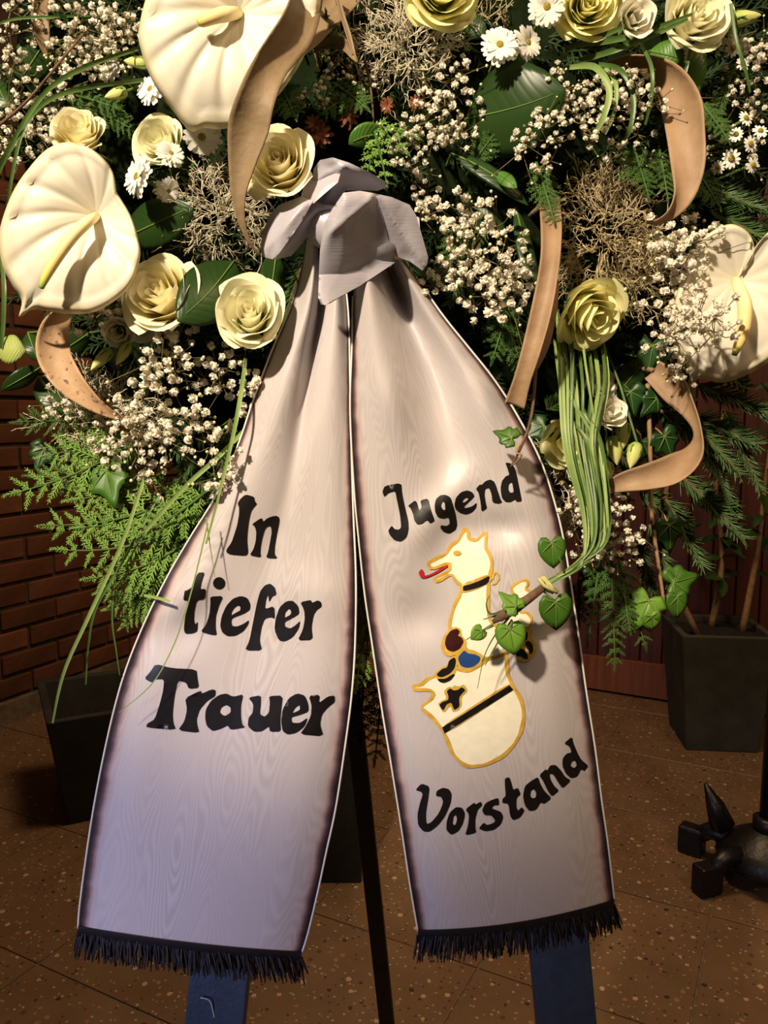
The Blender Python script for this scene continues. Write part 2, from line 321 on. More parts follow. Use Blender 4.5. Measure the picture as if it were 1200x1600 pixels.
# ------------------------------------------------------------------ setting
def struct(name, mb, m, parent=None, smooth=False, kindset=True):
    me = mb.mesh(name, m, (0, 0, 0), smooth); o = bpy.data.objects.new(name, me); COL.objects.link(o)
    ROOTLOC[o.name] = Vector((0, 0, 0))
    if parent: o.parent = parent
    elif kindset: o['kind'] = 'structure'
    return o
DL = Vector((.46, .888, 0)).normalized(); DR = Vector((.888, -.46, 0)).normalized()
mb = MB(); c = floorpt(1110, 1430)
for i, j in ((-12, -12), (12, -12), (12, 12), (-12, 12)):
    pass
def floor_region(mb, z, size):
    q = [c + DL * a + DR * b for a, b in ((-size, -size), (-size, size), (size, size), (size, -size))]
    i0 = [mb.add((p.x, p.y, z)) for p in q]; mb.f.append(tuple(i0))
floor_region(mb, -.003, 4.0)
floor = struct('floor', mb, M_GROUT)
TS = .396
def bevel_box_mesh(name, dx, dy, dz, m, bev):
    bm = bmesh.new(); bmesh.ops.create_cube(bm, size=1.0)
    bmesh.ops.scale(bm, vec=(dx, dy, dz), verts=bm.verts)
    bmesh.ops.bevel(bm, geom=bm.edges[:], offset=bev, segments=1, affect='EDGES')
    me = bpy.data.meshes.new(name); bm.to_mesh(me); bm.free(); me.materials.append(m); return me
tile_me = bevel_box_mesh('tile', TS - .004, TS - .004, .02, M_TERRAZZO, .0008)
A0 = floorpt(0, 1130)                                   # foot of the brick wall at the frame's left edge
B0 = floorpt(1000, 1086)                                # foot of the wooden wall
def inside(p):                                          # on the room side of both walls
    return (p - A0).dot(DR) > .02 - TS * .5 and (p - B0).dot(DL) < TS * .5
for i in range(-5, 8):
    for j in range(-8, 5):
        p = c + DL * (i + .5) * TS + DR * (j + .5) * TS
        if not inside(p) or p.y < -.5 or abs(p.x) > 2.4: continue
        inst('tile', tile_me, floor, frame(Vector((p.x, p.y, -.0101)), DL, (0, 0, 1)))
# left wall of brick
def wall_pt(t, z, d=0): return A0 + DL * t + Vector((0, 0, z)) + DR * d
corner_t = (B0 - A0).dot(DL)
wl = MB(); wl.box(wall_pt((corner_t - 1.7) / 2, 1.35, -.06), DL * (corner_t + 1.7), DR * .1, (0, 0, 2.7))
wall_left = struct('wall_left', wl, M_MORTAR)
brick_me = [bevel_box_mesh('brick', .235 + R.uniform(-.004, .002), .03, .070 + R.uniform(-.002, .002), M_BRICK, .004) for _ in range(5)]
z = .075; row = 0
while z < 2.0:
    t = -1.57 + (0 if row % 2 else .1225)
    while t < corner_t + .05:
        if t < corner_t - .1:
            M = frame(wall_pt(t + R.uniform(-.003, .003), z + .0415, -.012 + R.uniform(-.004, .003)), DL, DR)
            M = M @ Matrix.Rotation(math.pi / 2, 4, 'X') @ Matrix.Rotation(R.uniform(-.006, .006), 4, 'Y')
            inst('brick', R.choice(brick_me), wall_left, M)
        t += .245
    z += .083; row += 1
pb = MB(); pb.box(wall_pt((corner_t - 1.7) / 2, .036, .012), DL * (corner_t + 1.7), DR * .03, (0, 0, .072))
struct('baseboard_left', pb, M_PLINTH)
# right wall of dark red boards
corner_b = A0 + DL * corner_t                           # room corner
len_r = 3.6
wr = MB(); wr.box(corner_b + DR * len_r / 2 + DL * .06 + Vector((0, 0, 1.35)), DR * len_r, DL * .1, (0, 0, 2.7))
wall_right = struct('wall_right', wr, M_MORTAR)
plank_me = bevel_box_mesh('plank', .078, .024, 2.44, M_WOOD, .004)
k = 0
while .05 + k * .082 < len_r:
    inst('plank', plank_me, wall_right, frame(corner_b + DR * (.05 + k * .082) + DL * -.003 + Vector((0, 0, .13 + 1.22)), DR, (0, 0, 1)))
    k += 1
rb = MB(); rb.box(corner_b + DR * len_r / 2 + DL * -.018 + Vector((0, 0, .075)), DR * len_r, DL * .04, (0, 0, .13))
struct('baseboard_right', rb, M_RAIL)
# ------------------------------------------------------------------ planters, pedestal, stands behind
def square_pot(name, label, cc, top, bot, h, yaw, m, soil_drop, cat='planter', group=None):
    t = thing(name, label, cat, (cc.x, cc.y, 0), group)
    def ring(s, z): return [Vector((cc.x, cc.y, z)) + Matrix.Rotation(yaw, 3, 'Z') @ Vector((x * s / 2, y * s / 2, 0)) for x, y in ((-1, -1), (1, -1), (1, 1), (-1, 1))]
    mb = MB(); wth = .022; zi = h - soil_drop; si = bot + (top - bot) * zi / h - 2 * wth
    rows = [ring(bot, 0), ring(top, h), ring(top - 2 * wth, h), ring(si, zi - .02)]
    mb.grid(rows, close=True); mb.f.append((3, 2, 1, 0))
    o = part('pot', mb, m, t, smooth=False, bevel=.004)
    sb = MB(); n = 9; bl, br, tr, tl = ring(si + .002, zi)
    sb.grid([[(bl.lerp(br, i / n)).lerp(tl.lerp(tr, i / n), j / n) + Vector((0, 0, R.uniform(-.006, .008))) for i in range(n + 1)] for j in range(n + 1)])
    part('soil', sb, M_SOIL, t); return t, zi
pc = floorpt(1126, 1177); pc = pc + Vector((0.02, .125, 0))
pot_r, zr = square_pot('square_planter', 'grey green tapered square planter on the floor at the right with tan stems', pc, .30, .225, .395, math.radians(-6), M_POT, .02)
pl = floorpt(72, 1130, .31); lc = pl + Matrix.Rotation(math.radians(27), 3, 'Z') @ Vector((.185, .185, 0)); lc.z = 0
square_pot('square_planter', 'charcoal square planter with a dark open top by the brick wall', lc, .37, .28, .31, math.radians(27), M_POTL, .10)
# plant in right planter
stems = [((1030, 985), (1036, 860), (1048, 700), (1040, 560)), ((1172, 985), (1182, 870), (1196, 760), (1215, 600)), ((1120, 990), (1128, 880), (1118, 760), (1130, 640))]
plant = thing('potted_ficus', 'dark leaved ficus growing from the grey green planter behind the wreath', 'plant', (pc.x, pc.y, zr))
def leafmesh(L, w, fold=.25, bend=.15, n=7):
    mb = MB(); rows = []; uvs = []
    for i in range(n + 1):
        t = i / n; hw = w / 2 * math.sin(math.pi * min(1, t * .96 + .02)) ** .75
        rows.append([Vector((t * L, x * hw, abs(x) * hw * fold - bend * L * t * t)) for x in (-1, -.5, 0, .5, 1)]); uvs.append([((x + 1) / 2, t) for x in (-1, -.5, 0, .5, 1)])
    mb.grid(rows, uvs); return mb
dk_leaf = leafmesh(.075, .034).mesh('leaf', M_LEAF)
for i, st in enumerate(stems):
    Yp = pc.y + (-.05, -.02, .05)[i]
    base = P(*st[0], Yp); base = Vector((pc.x + (-.08, .075, 0)[i], Yp, zr - .01))
    pts = [base] + [P(u, v, Yp + .02 * k) for k, (u, v) in enumerate(st[1:])]
    pts = [Vector(q) for q in crom([tuple(p) for p in pts], 12)]
    mb = MB(); mb.tube(pts, [.012 - .0006 * q for q in range(12)], 6); part('stem', mb, M_TAN, plant)
    for q in range(16):
        a = pts[R.randint(3 if i else 6, 11)]; d = Vector((R.uniform(-1, 1), R.uniform(-1, .4), R.uniform(-.6, .6)))
        inst('leaf', dk_leaf, plant, frame(a, d, Vector((R.uniform(-.4, .4), -.6, 1)), R.uniform(.8, 1.5)))
# black pedestal between the ribbon tails
ped = floorpt(545, 1380); t = thing('black_pedestal', 'narrow black pedestal on the floor behind the gap between ribbon tails', 'pedestal', (ped.x - .045, ped.y + .06, 0))
pbase = Vector((ped.x - .035, ped.y + .06, 0))
mb = MB(); mb.box(pbase + Vector((0, 0, .36)), (.13, 0, 0), (0, .12, 0), (0, 0, .72)); part('column', mb, M_IRON, t, smooth=False, bevel=.004)
mb = MB(); mb.box(pbase + Vector((0, 0, .73)), (.16, 0, 0), (0, .15, 0), (0, 0, .022)); part('top_plate', mb, M_IRON, t, smooth=False, bevel=.003)
# easel that carries the wreath
ez = thing('wreath_easel', 'dark wooden easel with two broad front legs under the wreath', 'easel', (0, .72, 0))
def board(mb, a, b, w, th):
    a = Vector(a); b = Vector(b); ax = b - a; s = Vector((1, 0, 0)); s = (s - ax.normalized() * s.dot(ax.normalized())).normalized(); n = s.cross(ax.normalized())
    mb.box((a + b) / 2, s * w, n * th, ax)
def extend(pa, pb, z0, z1):
    d = pb - pa; return pa + d * ((z0 - pa.z) / d.z), pa + d * ((z1 - pa.z) / d.z)
la, lb = extend(P(345, 1520, .735), P(337, 1600, .725), .0, 1.25)
ra, rb_ = extend(P(873, 1480, .735), P(884, 1600, .725), .0, 1.25)
mb = MB(); board(mb, la, lb, .058, .02); lleg = part('leg', mb, M_LEG, ez, smooth=False, bevel=.002)
mb = MB(); board(mb, ra, rb_, .058, .02); part('leg', mb, M_LEG, ez, smooth=False, bevel=.002)
ca, cb = extend(P(562, 1200, .93), P(605, 1600, 1.03), .0, 1.15)
mb = MB(); board(mb, ca, cb, .021, .016); part('rear_leg', mb, M_IRON, ez, smooth=False, bevel=.002)
def at_z(a, b, z): return a + (b - a) * ((z - a.z) / (b.z - a.z))
q0, q1 = at_z(la, lb, 1.02), at_z(ra, rb_, 1.02)
mb = MB(); mb.box((q0 + q1) / 2 + Vector((0, .012, 0)), q1 - q0 + Vector((.08, 0, 0)), (0, .022, 0), (0, 0, .04)); part('crossbar', mb, M_LEG, ez, smooth=False, bevel=.002)
th = MB(); fp = lambda u, v: P(u, v, .718)
th.tube([Vector(p) for p in crom([tuple(fp(*q)) for q in ((313, 1559), (327, 1563), (333, 1580), (336, 1602), (337, 1640))], 14)], .0006, 5)
o = thing('loose_thread', 'thin white thread lying on the bluish left easel leg', 'thread', fp(333, 1580)); part('strand', th, M_THREAD, o)
# black cast iron stand at the right
sc_ = floorpt(1196, 1372); st = thing('iron_stand', 'black cast iron floor stand with post and boxy feet at right', 'stand', sc_)
mb = MB(); mb.tube([sc_ + Vector((0, 0, .10)), sc_ + Vector((0, 0, .9)), sc_ + Vector((0, 0, 1.35))], [.022, .020, .018], 12); part('post', mb, M_IRON, st)
mb = MB(); mb.tube([sc_ + Vector((0, 0, h)) for h in (.045, .06, .09, .115, .13)], [.11, .115, .09, .05, .026], 18); part('hub', mb, M_IRON, st)
mb = MB(); mb.tube([sc_ + Vector((0, 0, h)) for h in (.115, .12, .15, .155)], [.026, .036, .036, .028], 14); part('collar', mb, M_IRON, st)
for ang in (200, 140, 320, 20, 260):
    d = Vector((math.cos(math.radians(ang)), math.sin(math.radians(ang)), 0))
    mb = MB(); mb.tube([sc_ + d * .07 + Vector((0, 0, .07)), sc_ + d * .13 + Vector((0, 0, .075)), sc_ + d * .17 + Vector((0, 0, .045))], [.026, .022, .02], 8)
    leg = part('leg', mb, M_IRON, st)
    mb = MB(); sd = Vector((-d.y, d.x, 0)); mb.box(sc_ + d * .175 + Vector((0, 0, .036)), d * .06, sd * .042, (0, 0, .07)); part('foot', mb, M_IRON, leg, smooth=False, bevel=.006)
d = Vector((-.84, .54, 0)); mb = MB(); b0 = sc_ + d * .10
mb.tube([b0 + Vector((0, 0, .10)), b0 + d * .02 + Vector((0, 0, .15)), b0 + d * .045 + Vector((0, 0, .20))], [.03, .022, .004], 6); part('spike', mb, M_IRON, st)
# ------------------------------------------------------------------ wreath body with its bed of greenery
wc = P(620, 100, .80)
wreath = thing('funeral_wreath', 'large funeral wreath body bedded with dark conifer sprigs on the easel', 'wreath', (wc.x, .80, wc.z))
mb = MB(); rows = []
for i in range(15):
    rr = min(1, i / 13); back = i == 14
    row = []
    for j in range(48):
        a = 2 * math.pi * j / 48
        u = 620 + 640 * rr * .93 * math.cos(a) * (0.01 if back else 1); v = 100 + 830 * rr * .93 * math.sin(a) * (0.01 if back else 1)
        Y = .80 - .105 * math.sqrt(max(0, 1 - rr * rr)) + (.02 if back else 0)
        row.append(P(u, v, Y + (0 if back else R.uniform(-.004, .004))))
    rows.append(row)
mb.grid(rows, close=True)
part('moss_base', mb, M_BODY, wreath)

def branchlet_mb(flat=True, n=7, dens=1.0, wid=.028, seed=0, droop=.12, side=.28):
    r = random.Random(seed); mb = MB()
    def spindle(a, b, w):
        a = Vector(a); b = Vector(b); m1 = a.lerp(b, .35); m2 = a.lerp(b, .8)
        mb.tube([a, m1, m2, b], [w * .7, w, w * .8, w * .15], 4, cap=False)
    ax = [Vector((t, .03 * math.sin(t * 3 + seed), -droop * t * t)) for t in (0, .25, .5, .75, 1)]
    mb.tube(ax, [wid * 1.1, wid, wid * .9, wid * .8, wid * .2], 4, cap=False)
    for i in range(n):
        t = .08 + .84 * i / n; p = Vector((t, .03 * math.sin(t * 3 + seed), -droop * t * t))
        for s in (-1, 1):
            L = side * (1 - t * .70) * r.uniform(.75, 1.2); a = r.uniform(.55, .8)
            e = p + Vector((math.cos(a) * L, s * math.sin(a) * L, r.uniform(-.05, .05) - droop * L))
            spindle(p, e, wid)
            if L > .26:
                for f in (.35, .65):
                    q = p.lerp(e, f); L2 = L * .38 * r.uniform(.7, 1.1)
                    for s2 in (-1, 1):
                        a2 = s * a + s2 * .7
                        spindle(q, q + Vector((math.cos(a2) * L2, math.sin(a2) * L2, r.uniform(-.03, .03))), wid * .85)
    return mb
BR = [branchlet_mb(seed=i) for i in range(4)]
BRC = [branchlet_mb(seed=i + 20, n=3, wid=.055, side=.34) for i in range(4)]
def branch_meshes(m, src=None): return [b.mesh('branchlet', m) for b in (src or BR)]
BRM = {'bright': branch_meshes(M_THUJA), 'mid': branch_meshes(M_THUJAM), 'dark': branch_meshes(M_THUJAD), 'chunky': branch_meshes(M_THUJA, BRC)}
# the uncountable bed: dark sprigs all over the body, one object
bedv = []; bedf = []; nb = 0
lite = [branchlet_mb(seed=i + 9, n=7, side=.34, wid=.020) for i in range(3)]
lite = [(np.array(b.v), b.f) for b in lite]
for i in range(720):
    rr = math.sqrt(R.random()) * 1.0; a = R.uniform(0, 2 * math.pi)
    u = 620 + 640 * rr * .93 * math.cos(a); v = 100 + 830 * rr * .93 * math.sin(a)
    if not (-180 < u < 1380 and -140 < v < 1000): continue
    p = P(u, v, Ys(u, v) + .016)
    out = RIGHT * math.cos(a) - UP * math.sin(a)
    d = (out * R.uniform(.2, 1.2) * rr + BACK * R.uniform(.1, .7) + Vector((R.uniform(-.6, .6), 0, R.uniform(-.7, .4)))).normalized()
    M = frame(p, d, BACK + Vector((R.uniform(-.7, .7), 0, R.uniform(-.5, .7))), R.uniform(.040, .070))
    V, Fc = lite[i % 3]; Mn = np.array(M); W_ = V @ Mn[:3, :3].T + Mn[:3, 3]
    bedv.append(W_); bedf += [tuple(x + nb for x in f) for f in Fc]; nb += len(V)
bm_ = MB(); bm_.v = [tuple(x) for x in np.concatenate(bedv)]; bm_.uv = [(0, 0)] * nb; bm_.f = bedf
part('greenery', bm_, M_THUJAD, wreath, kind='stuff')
# ------------------------------------------------------------------ plant builders
def stem_back(mb, p, r=.0015, toward=None, n=5):
    q = toward or Vector((p.x * .96 + .0, .79, p.z * .97 + .04)); mid = p.lerp(q, .5) + Vector((0, 0, .004))
    mb.tube([p, mid, q], r, n)
def conifer(u0, v0, Y0, u1, v1, Y1, wpx, label, kind='bright', pairs=8, bend=0, name='thuja_frond', cat='conifer frond', nrm=(0, 0), group=None):
    a = P(u0, v0, Y0); b = P(u1, v1, Y1); L = (b - a).length; ax = (b - a).normalized(); nn = facing(*nrm); sd = nn.cross(ax).normalized()
    pts = [a.lerp(b, i / 8) + sd * bend * L * math.sin(math.pi * i / 8) - Vector((0, 0, .06 * L * (i / 8) ** 2)) for i in range(9)]
    t = thing(name, label, cat, a, group); mb = MB(); mb.tube(pts, [.0016 - .00015 * i for i in range(9)], 5)
    if kind != 'dark': stem_back(mb, a, .0015)
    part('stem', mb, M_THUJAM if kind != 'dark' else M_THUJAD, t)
    for i in range(pairs):
        f = .06 + .88 * i / pairs; k = min(7, int(f * 8)); p = pts[k].lerp(pts[k + 1], f * 8 - k); tx = (pts[k + 1] - pts[k]).normalized()
        for s in (-1, 1):
            ln = wpx * pm(v0, Y0) * (1 - f * .72) * R.uniform(.8, 1.15) * (.75 + .5 * min(1, f * 3))
            an = R.uniform(.75, 1.0) * s; d = tx * math.cos(an) + sd * math.sin(an) + nn * R.uniform(-.12, .2)
            inst('branchlet', R.choice(BRM[kind]), t, frame(p, d, nn + Vector((R.uniform(-.3, .3), 0, R.uniform(-.2, .3))), ln))
    inst('branchlet', R.choice(BRM[kind]), t, frame(pts[7], pts[8] - pts[6], nn, wpx * pm(v0, Y0) * .55))
    return t
def yew(u0, v0, Y0, u1, v1, Y1, npx, label, n=60, m=None, name='yew_twig', cat='needle twig'):
    a = P(u0, v0, Y0); b = P(u1, v1, Y1); ax = (b - a).normalized(); L = (b - a).length; nn = BACK; sd = nn.cross(ax).normalized()
    pts = [a.lerp(b, i / 6) - Vector((0, 0, .05 * L * (i / 6) ** 2)) for i in range(7)]
    t = thing(name, label, cat, a); mb = MB(); mb.tube(pts, [.0015 - .00016 * i for i in range(7)], 5); part('stem', mb, M_BARK, t)
    nd = MB(); s_ = pm(v0, Y0)
    for i in range(n):
        f = i / n; k = min(5, int(f * 6)); p = pts[k].lerp(pts[k + 1], f * 6 - k)
        for s in (-1, 1):
            ln = npx * s_ * R.uniform(.7, 1.15) * (1 - .45 * f); an = R.uniform(.45, .95)
            d = ax * math.cos(an) + (sd * s * R.uniform(.5, 1) + nn * R.uniform(-.2, .9)).normalized() * math.sin(an)
            nd.tube([p, p + d * ln * .6 - Vector((0, 0, .0006)), p + d * ln], [.0006, .0008, .0001], 3, cap=False)
    part('needles', nd, m or M_YEW, t, kind='stuff'); return t
def strip(mb, ctrl, n=24, cols=7, cup=.12):
    """ctrl: (u, v, Y, width px, twist deg)"""
    sm = crom(ctrl, n); C = [P(q[0], q[1], q[2]) for q in sm]; rows = []; uvs = []; ctr_ = []
    for i, q in enumerate(sm):
        T = (C[min(i + 1, n - 1)] - C[max(i - 1, 0)]).normalized(); Vd = (Vector((0, 0, H)) - C[i]).normalized()
        sd = T.cross(Vd).normalized(); nr = sd.cross(T); tw = math.radians(q[4]); w = max(.2, q[3]) * pm(q[1], q[2])
        s2 = sd * math.cos(tw) + nr * math.sin(tw); n2 = s2.cross(T)
        rows.append([C[i] + s2 * x * w / 2 + n2 * cup * w * (x * x - .5) for x in np.linspace(-1, 1, cols)]); uvs.append([((x + 1) / 2, i / (n - 1)) for x in np.linspace(-1, 1, cols)])
    mb.grid(rows, uvs); return [r[cols // 2] for r in rows]
def dry_leaf(label, ctrl, m, cup=.18, cat='dried leaf', edge=None):
    a = P(*ctrl[0][:3]); t = thing('curled_dry_leaf', label, cat, a); mb = MB(); C = strip(mb, ctrl, 44, 11, cup)
    part('blade', mb, m, t, solid=.0011)
    sm = MB(); stem_back(sm, a, .0022); part('stem', sm, M_DRY, t); return t
def green_leaf(label, ctrl, m=None, cup=-.10, name='salal_leaf', rib=True, cat='leaf'):
    """ctrl: base (u,v,Y), tip (u,v,Y), width, twist, bend(px sideways)"""
    (u0, v0, Y0), (u1, v1, Y1), w, tw, bend = ctrl
    n = 9; c = []; dx, dy = u1 - u0, v1 - v0; l = math.hypot(dx, dy)
    for i in range(n):
        f = i / (n - 1); s = math.sin(math.pi * f)
        c.append((u0 + dx * f - dy / l * bend * s, v0 + dy * f + dx / l * bend * s, Y0 + (Y1 - Y0) * f - .006 * s, w * (max(0, math.sin(math.pi * (f ** .85) * .985 + .01)) ** .72) * (1 if f < .97 else .12), tw))
    t = thing(name, label, cat, P(u0, v0, Y0)); mb = MB(); C = strip(mb, c, 26, 9, cup); part('blade', mb, m or M_LEAF, t, solid=.0005)
    if rib:
        rbm = MB(); rbm.tube([p + BACK * .0005 for p in C[:-2:2]], [.0008 - .00005 * i for i in range(len(C[:-2:2]))], 5); part('midrib', rbm, M_RIB, t)
    sm = MB(); stem_back(sm, P(u0, v0, Y0), .0011); part('stem', sm, M_STEM, t); return t
IVY = [(0, -.05), (.14, -.22), (.34, -.30), (.46, -.16), (.60, .02), (.44, .16), (.50, .30), (.46, .44), (.30, .50), (.20, .62), (.10, .86), (0, 1.0)]
IVY = IVY + [(-x, y) for x, y in IVY[-2:0:-1]]
ROUND = [(0, -.02), (.16, -.20), (.36, -.22), (.50, -.02), (.52, .22), (.46, .44), (.34, .62), (.18, .78), (0, .92)]; ROUND = ROUND + [(-x, y) for x, y in ROUND[-2:0:-1]]
def ivy_blade(mb, u, v, Y, size, rot, tilt, shape=IVY, fold=.16):
    c0 = P(u, v, Y); s = size * pm(v, Y); nn = facing(*tilt); yv = (UP * math.cos(math.radians(rot)) + RIGHT * math.sin(math.radians(rot))); yv = (yv - nn * yv.dot(nn)).normalized(); xv = yv.cross(nn)
    b = len(mb.v); K = 4; n = len(shape)
    mb.add(c0, (0, 0))
    for k in range(1, K + 1):
        f = k / K
        for (x, y) in shape:
            q = f * (1 if f < 1 else 1)
            mb.add(c0 + (xv * x * q + yv * (y * q)) * s + nn * s * (fold * abs(x) * q - .10 * q * q + .02 * math.sin(7 * x + 5 * y)), (0, f))
    for j in range(n): mb.f.append((b, b + 1 + j, b + 1 + (j + 1) % n))
    for k in range(K - 1):
        for j in range(n):
            a = b + 1 + k * n; mb.f.append((a + j, a + n + j, a + n + (j + 1) % n, a + (j + 1) % n))
    return c0, nn, xv, yv, s
def ivy(label, u, v, Y, size, rot, tilt=(0, .1), m=None, shape=IVY, root=None, name='ivy_leaf', cat='leaf'):
    t = thing(name, label, cat, P(u, v, Y)); mb = MB(); c0, nn, xv, yv, s = ivy_blade(mb, u, v, Y, size, rot, tilt, shape); part('blade', mb, m or M_IVY, t, solid=.0004)
    vm = MB()
    for d in ((0, .85), (.42, .35), (-.42, .35), (.40, -.12), (-.40, -.12)):
        e = Vector(d); pts = [c0 + (xv * e.x * f + yv * e.y * f) * s + nn * (s * (.16 * abs(e.x) * f - .10 * f * f) + .0006) for f in (0, .33, .66, .95)]
        vm.tube(pts, [.0007, .0005, .0004, .0002], 4, cap=False)
    part('veins', vm, M_RIB, t)
    st = MB(); r = P(*root) if root else c0 - yv * s * .5 + Vector((0, .03, 0)); st.tube([c0, c0.lerp(r, .5) + nn * .004, r], .0008, 5); part('stem', st, M_TAN if not root else M_STEM, t)
    return t
def rose(label, u, v, dia, Y, tilt, pal='yellow', seed=0, open_=1.0, asp=1.0, layers=None, name='rose', spin=0, cat='rose'):
    r = random.Random(seed + 100); ctr = P(u, v, Y); n = facing(*tilt); x = UP.cross(n).normalized(); y = n.cross(x); s = pm(v, Y); Rr = dia / 2 * s
    t = thing(name, label, cat, ctr)
    Lr = layers or [(4, 1.0, .28, .55, .86), (4, .83, .46, .32, .88), (4, .62, .55, .15, .88), (3, .42, .58, .05, 1.1), (3, .26, .56, .0, 1.15), (2, .12, .52, .0, 1.6)]
    for li, (cnt, rad, top, curl, hw) in enumerate(Lr):
        for k in range(cnt):
            ph = spin + 2 * math.pi * (k + .5 * (li % 2)) / cnt + r.uniform(-.2, .2); rad_ = rad * r.uniform(.93, 1.06); top_ = top + r.uniform(-.06, .06); cu = curl * open_ * r.uniform(.6, 1.25)
            mb = MB(); rows = []; uvs = []; pk = r.uniform(-.3, .3)
            for i in range(11):
                tt = i / 10; row = []; uv = []
                for j in range(13):
                    a = -1 + j / 6; wf = .45 + .55 * math.sin(math.pi * min(1, .12 + .62 * tt))
                    an = ph + a * hw * wf * (1.45 if li < 3 else 1.3)
                    edge = 1 - .20 * abs(a - pk * .6) ** 3 * tt
                    rr = rad_ * (.34 + .56 * tt ** .5) * (1 + .09 * a) + cu * max(0, tt - .55) ** 1.6 * .9
                    zz = -.62 + (top_ + .62) * (tt ** .9) * edge - cu * max(0, tt - .72) ** 1.5 * 1.1
                    rr += .03 * math.sin(5 * a + k * 2 + li) * tt
                    zz += .025 * math.sin(6 * a + li * 1.7 + k) * tt
                    row.append(ctr + (x * math.cos(an) + y * math.sin(an) * asp) * rr * Rr + n * zz * Rr * .95); uv.append(((a + 1) / 2, tt))
                rows.append(row); uvs.append(uv)
            mb.grid(rows, uvs); part('petal', mb, M_ROSE[pal], t)
    sb = MB(); base = ctr - n * .55 * Rr
    sb.tube([ctr - n * .30 * Rr, base, base - n * .12 * Rr, base - n * .2 * Rr], [.42 * Rr, .34 * Rr, .18 * Rr, .08 * Rr], 10); part('calyx', sb, M_SEPAL, t)
    sm = MB(); stem_back(sm, base - n * .1 * Rr, .0022); part('stem', sm, M_STEM, t); return t
LISI = [(5, 1.0, .45, .45, .66), (4, .66, .55, .25, .72), (3, .36, .55, .10, .9)]
def bud(label, u, v, Y, w, l, rot, root=None, mat_=None):
    a = math.radians(rot); d = UP * math.cos(a) + RIGHT * math.sin(a); s = pm(v, Y); c0 = P(u, v, Y) - d * l * s / 2; t = thing('lisianthus_bud', label, 'bud', c0)
    mb = MB(); prof = [(0, .25), (.08, .42), (.25, .52), (.5, .48), (.75, .33), (.92, .14), (1, .02)]; rows = []; x = d.orthogonal().normalized(); y = d.cross(x)
    for k, (f, r_) in enumerate(prof):
        rows.append([c0 + d * f * l * s + (x * math.cos(b) + y * math.sin(b)) * r_ * w * s * (1 + .10 * math.sin(5 * b / 1 + f * 6)) for b in [2 * math.pi * j / 15 for j in range(15)]])
    mb.grid(rows, [[(j / 15, f) for j in range(15)] for f, _ in prof], close=True); part('petals', mb, mat_ or M_BUD, t)
    cb = MB()
    for k in range(5):
        b = 2 * math.pi * k / 5; o = x * math.cos(b) + y * math.sin(b)
        cb.tube([c0, c0 + o * .5 * w * s + d * .15 * l * s, c0 + o * .62 * w * s + d * .42 * l * s], [.0010, .0009, .0002], 4)
    part('sepals', cb, M_SEPAL, t)
    sm = MB(); r = P(*root, .69) if root else c0 + Vector((0, .08, .03)); sm.tube([c0, c0.lerp(r, .5) - d * .003, r], .0011, 5); part('stem', sm, M_STEM, t); return t
def petal_me(L=1, w=.34, m=None):
    mb = MB(); rows = []
    for i in range(6):
        t = i / 5; hw = w / 2 * (.55 + .45 * math.sin(math.pi * (.15 + .8 * t))) * (1 if t < .95 else .7)
        rows.append([Vector((.12 + t * L * .88, xx * hw, .10 * t - .16 * t * t + .05 * hw * xx * xx)) for xx in (-1, 0, 1)])
    mb.grid(rows, [[(x, i / 5) for x in (0, .5, 1)] for i in range(6)]); return mb
PET = petal_me().mesh('petal', M_DAISY)
def daisy(label, u, v, dia, Y, tilt, n=19, layers=2, disc=.24, name='white_daisy', small=False, cat='daisy', m=None, mdisc=None):
    c0 = P(u, v, Y); nn = facing(*tilt); x = UP.cross(nn).normalized(); y = nn.cross(x); r = dia / 2 * pm(v, Y); t = thing(name, label, cat, c0)
    big = MB()
    for l in range(layers):
        for k in range(n):
            a = 2 * math.pi * (k + .5 * l) / n + R.uniform(-.08, .08); d = x * math.cos(a) + y * math.sin(a) + nn * (.05 + .22 * l + R.uniform(-.12, .1)); M = frame(c0 + nn * .002 * l, d, nn, r * (1 - .12 * l) * R.uniform(.9, 1.06))
            if small:
                b = len(big.v)
                for vv in PET.vertices: big.add(M @ vv.co, (.5, .8))
                big.f += [tuple(b + i for i in p.vertices) for p in PET.polygons]
            else: inst('petal', PET, t, M)
    if small: part('petals', big, m or M_DAISY, t)
    db = MB(); rows = [[c0 + (x * math.cos(b) + y * math.sin(b)) * r * disc * q + nn * (r * .18 * hh + .001) for b in [2 * math.pi * j / 12 for j in range(12)]] for q, hh in ((1, -.3), (1, .3), (.8, .8), (.45, 1), (.05, 1.0))]
    db.grid(rows, close=True); part('disc', db, mdisc or M_DISC, t)
    cb = MB(); cb.tube([c0 + nn * -.0005, c0 - nn * r * .18, c0 - nn * r * .3], [r * .32, r * .22, r * .05], 8); part('calyx', cb, M_SEPAL, t)
    sm = MB(); stem_back(sm, c0 - nn * r * .28, .0012); part('stem', sm, M_STEM, t); return t
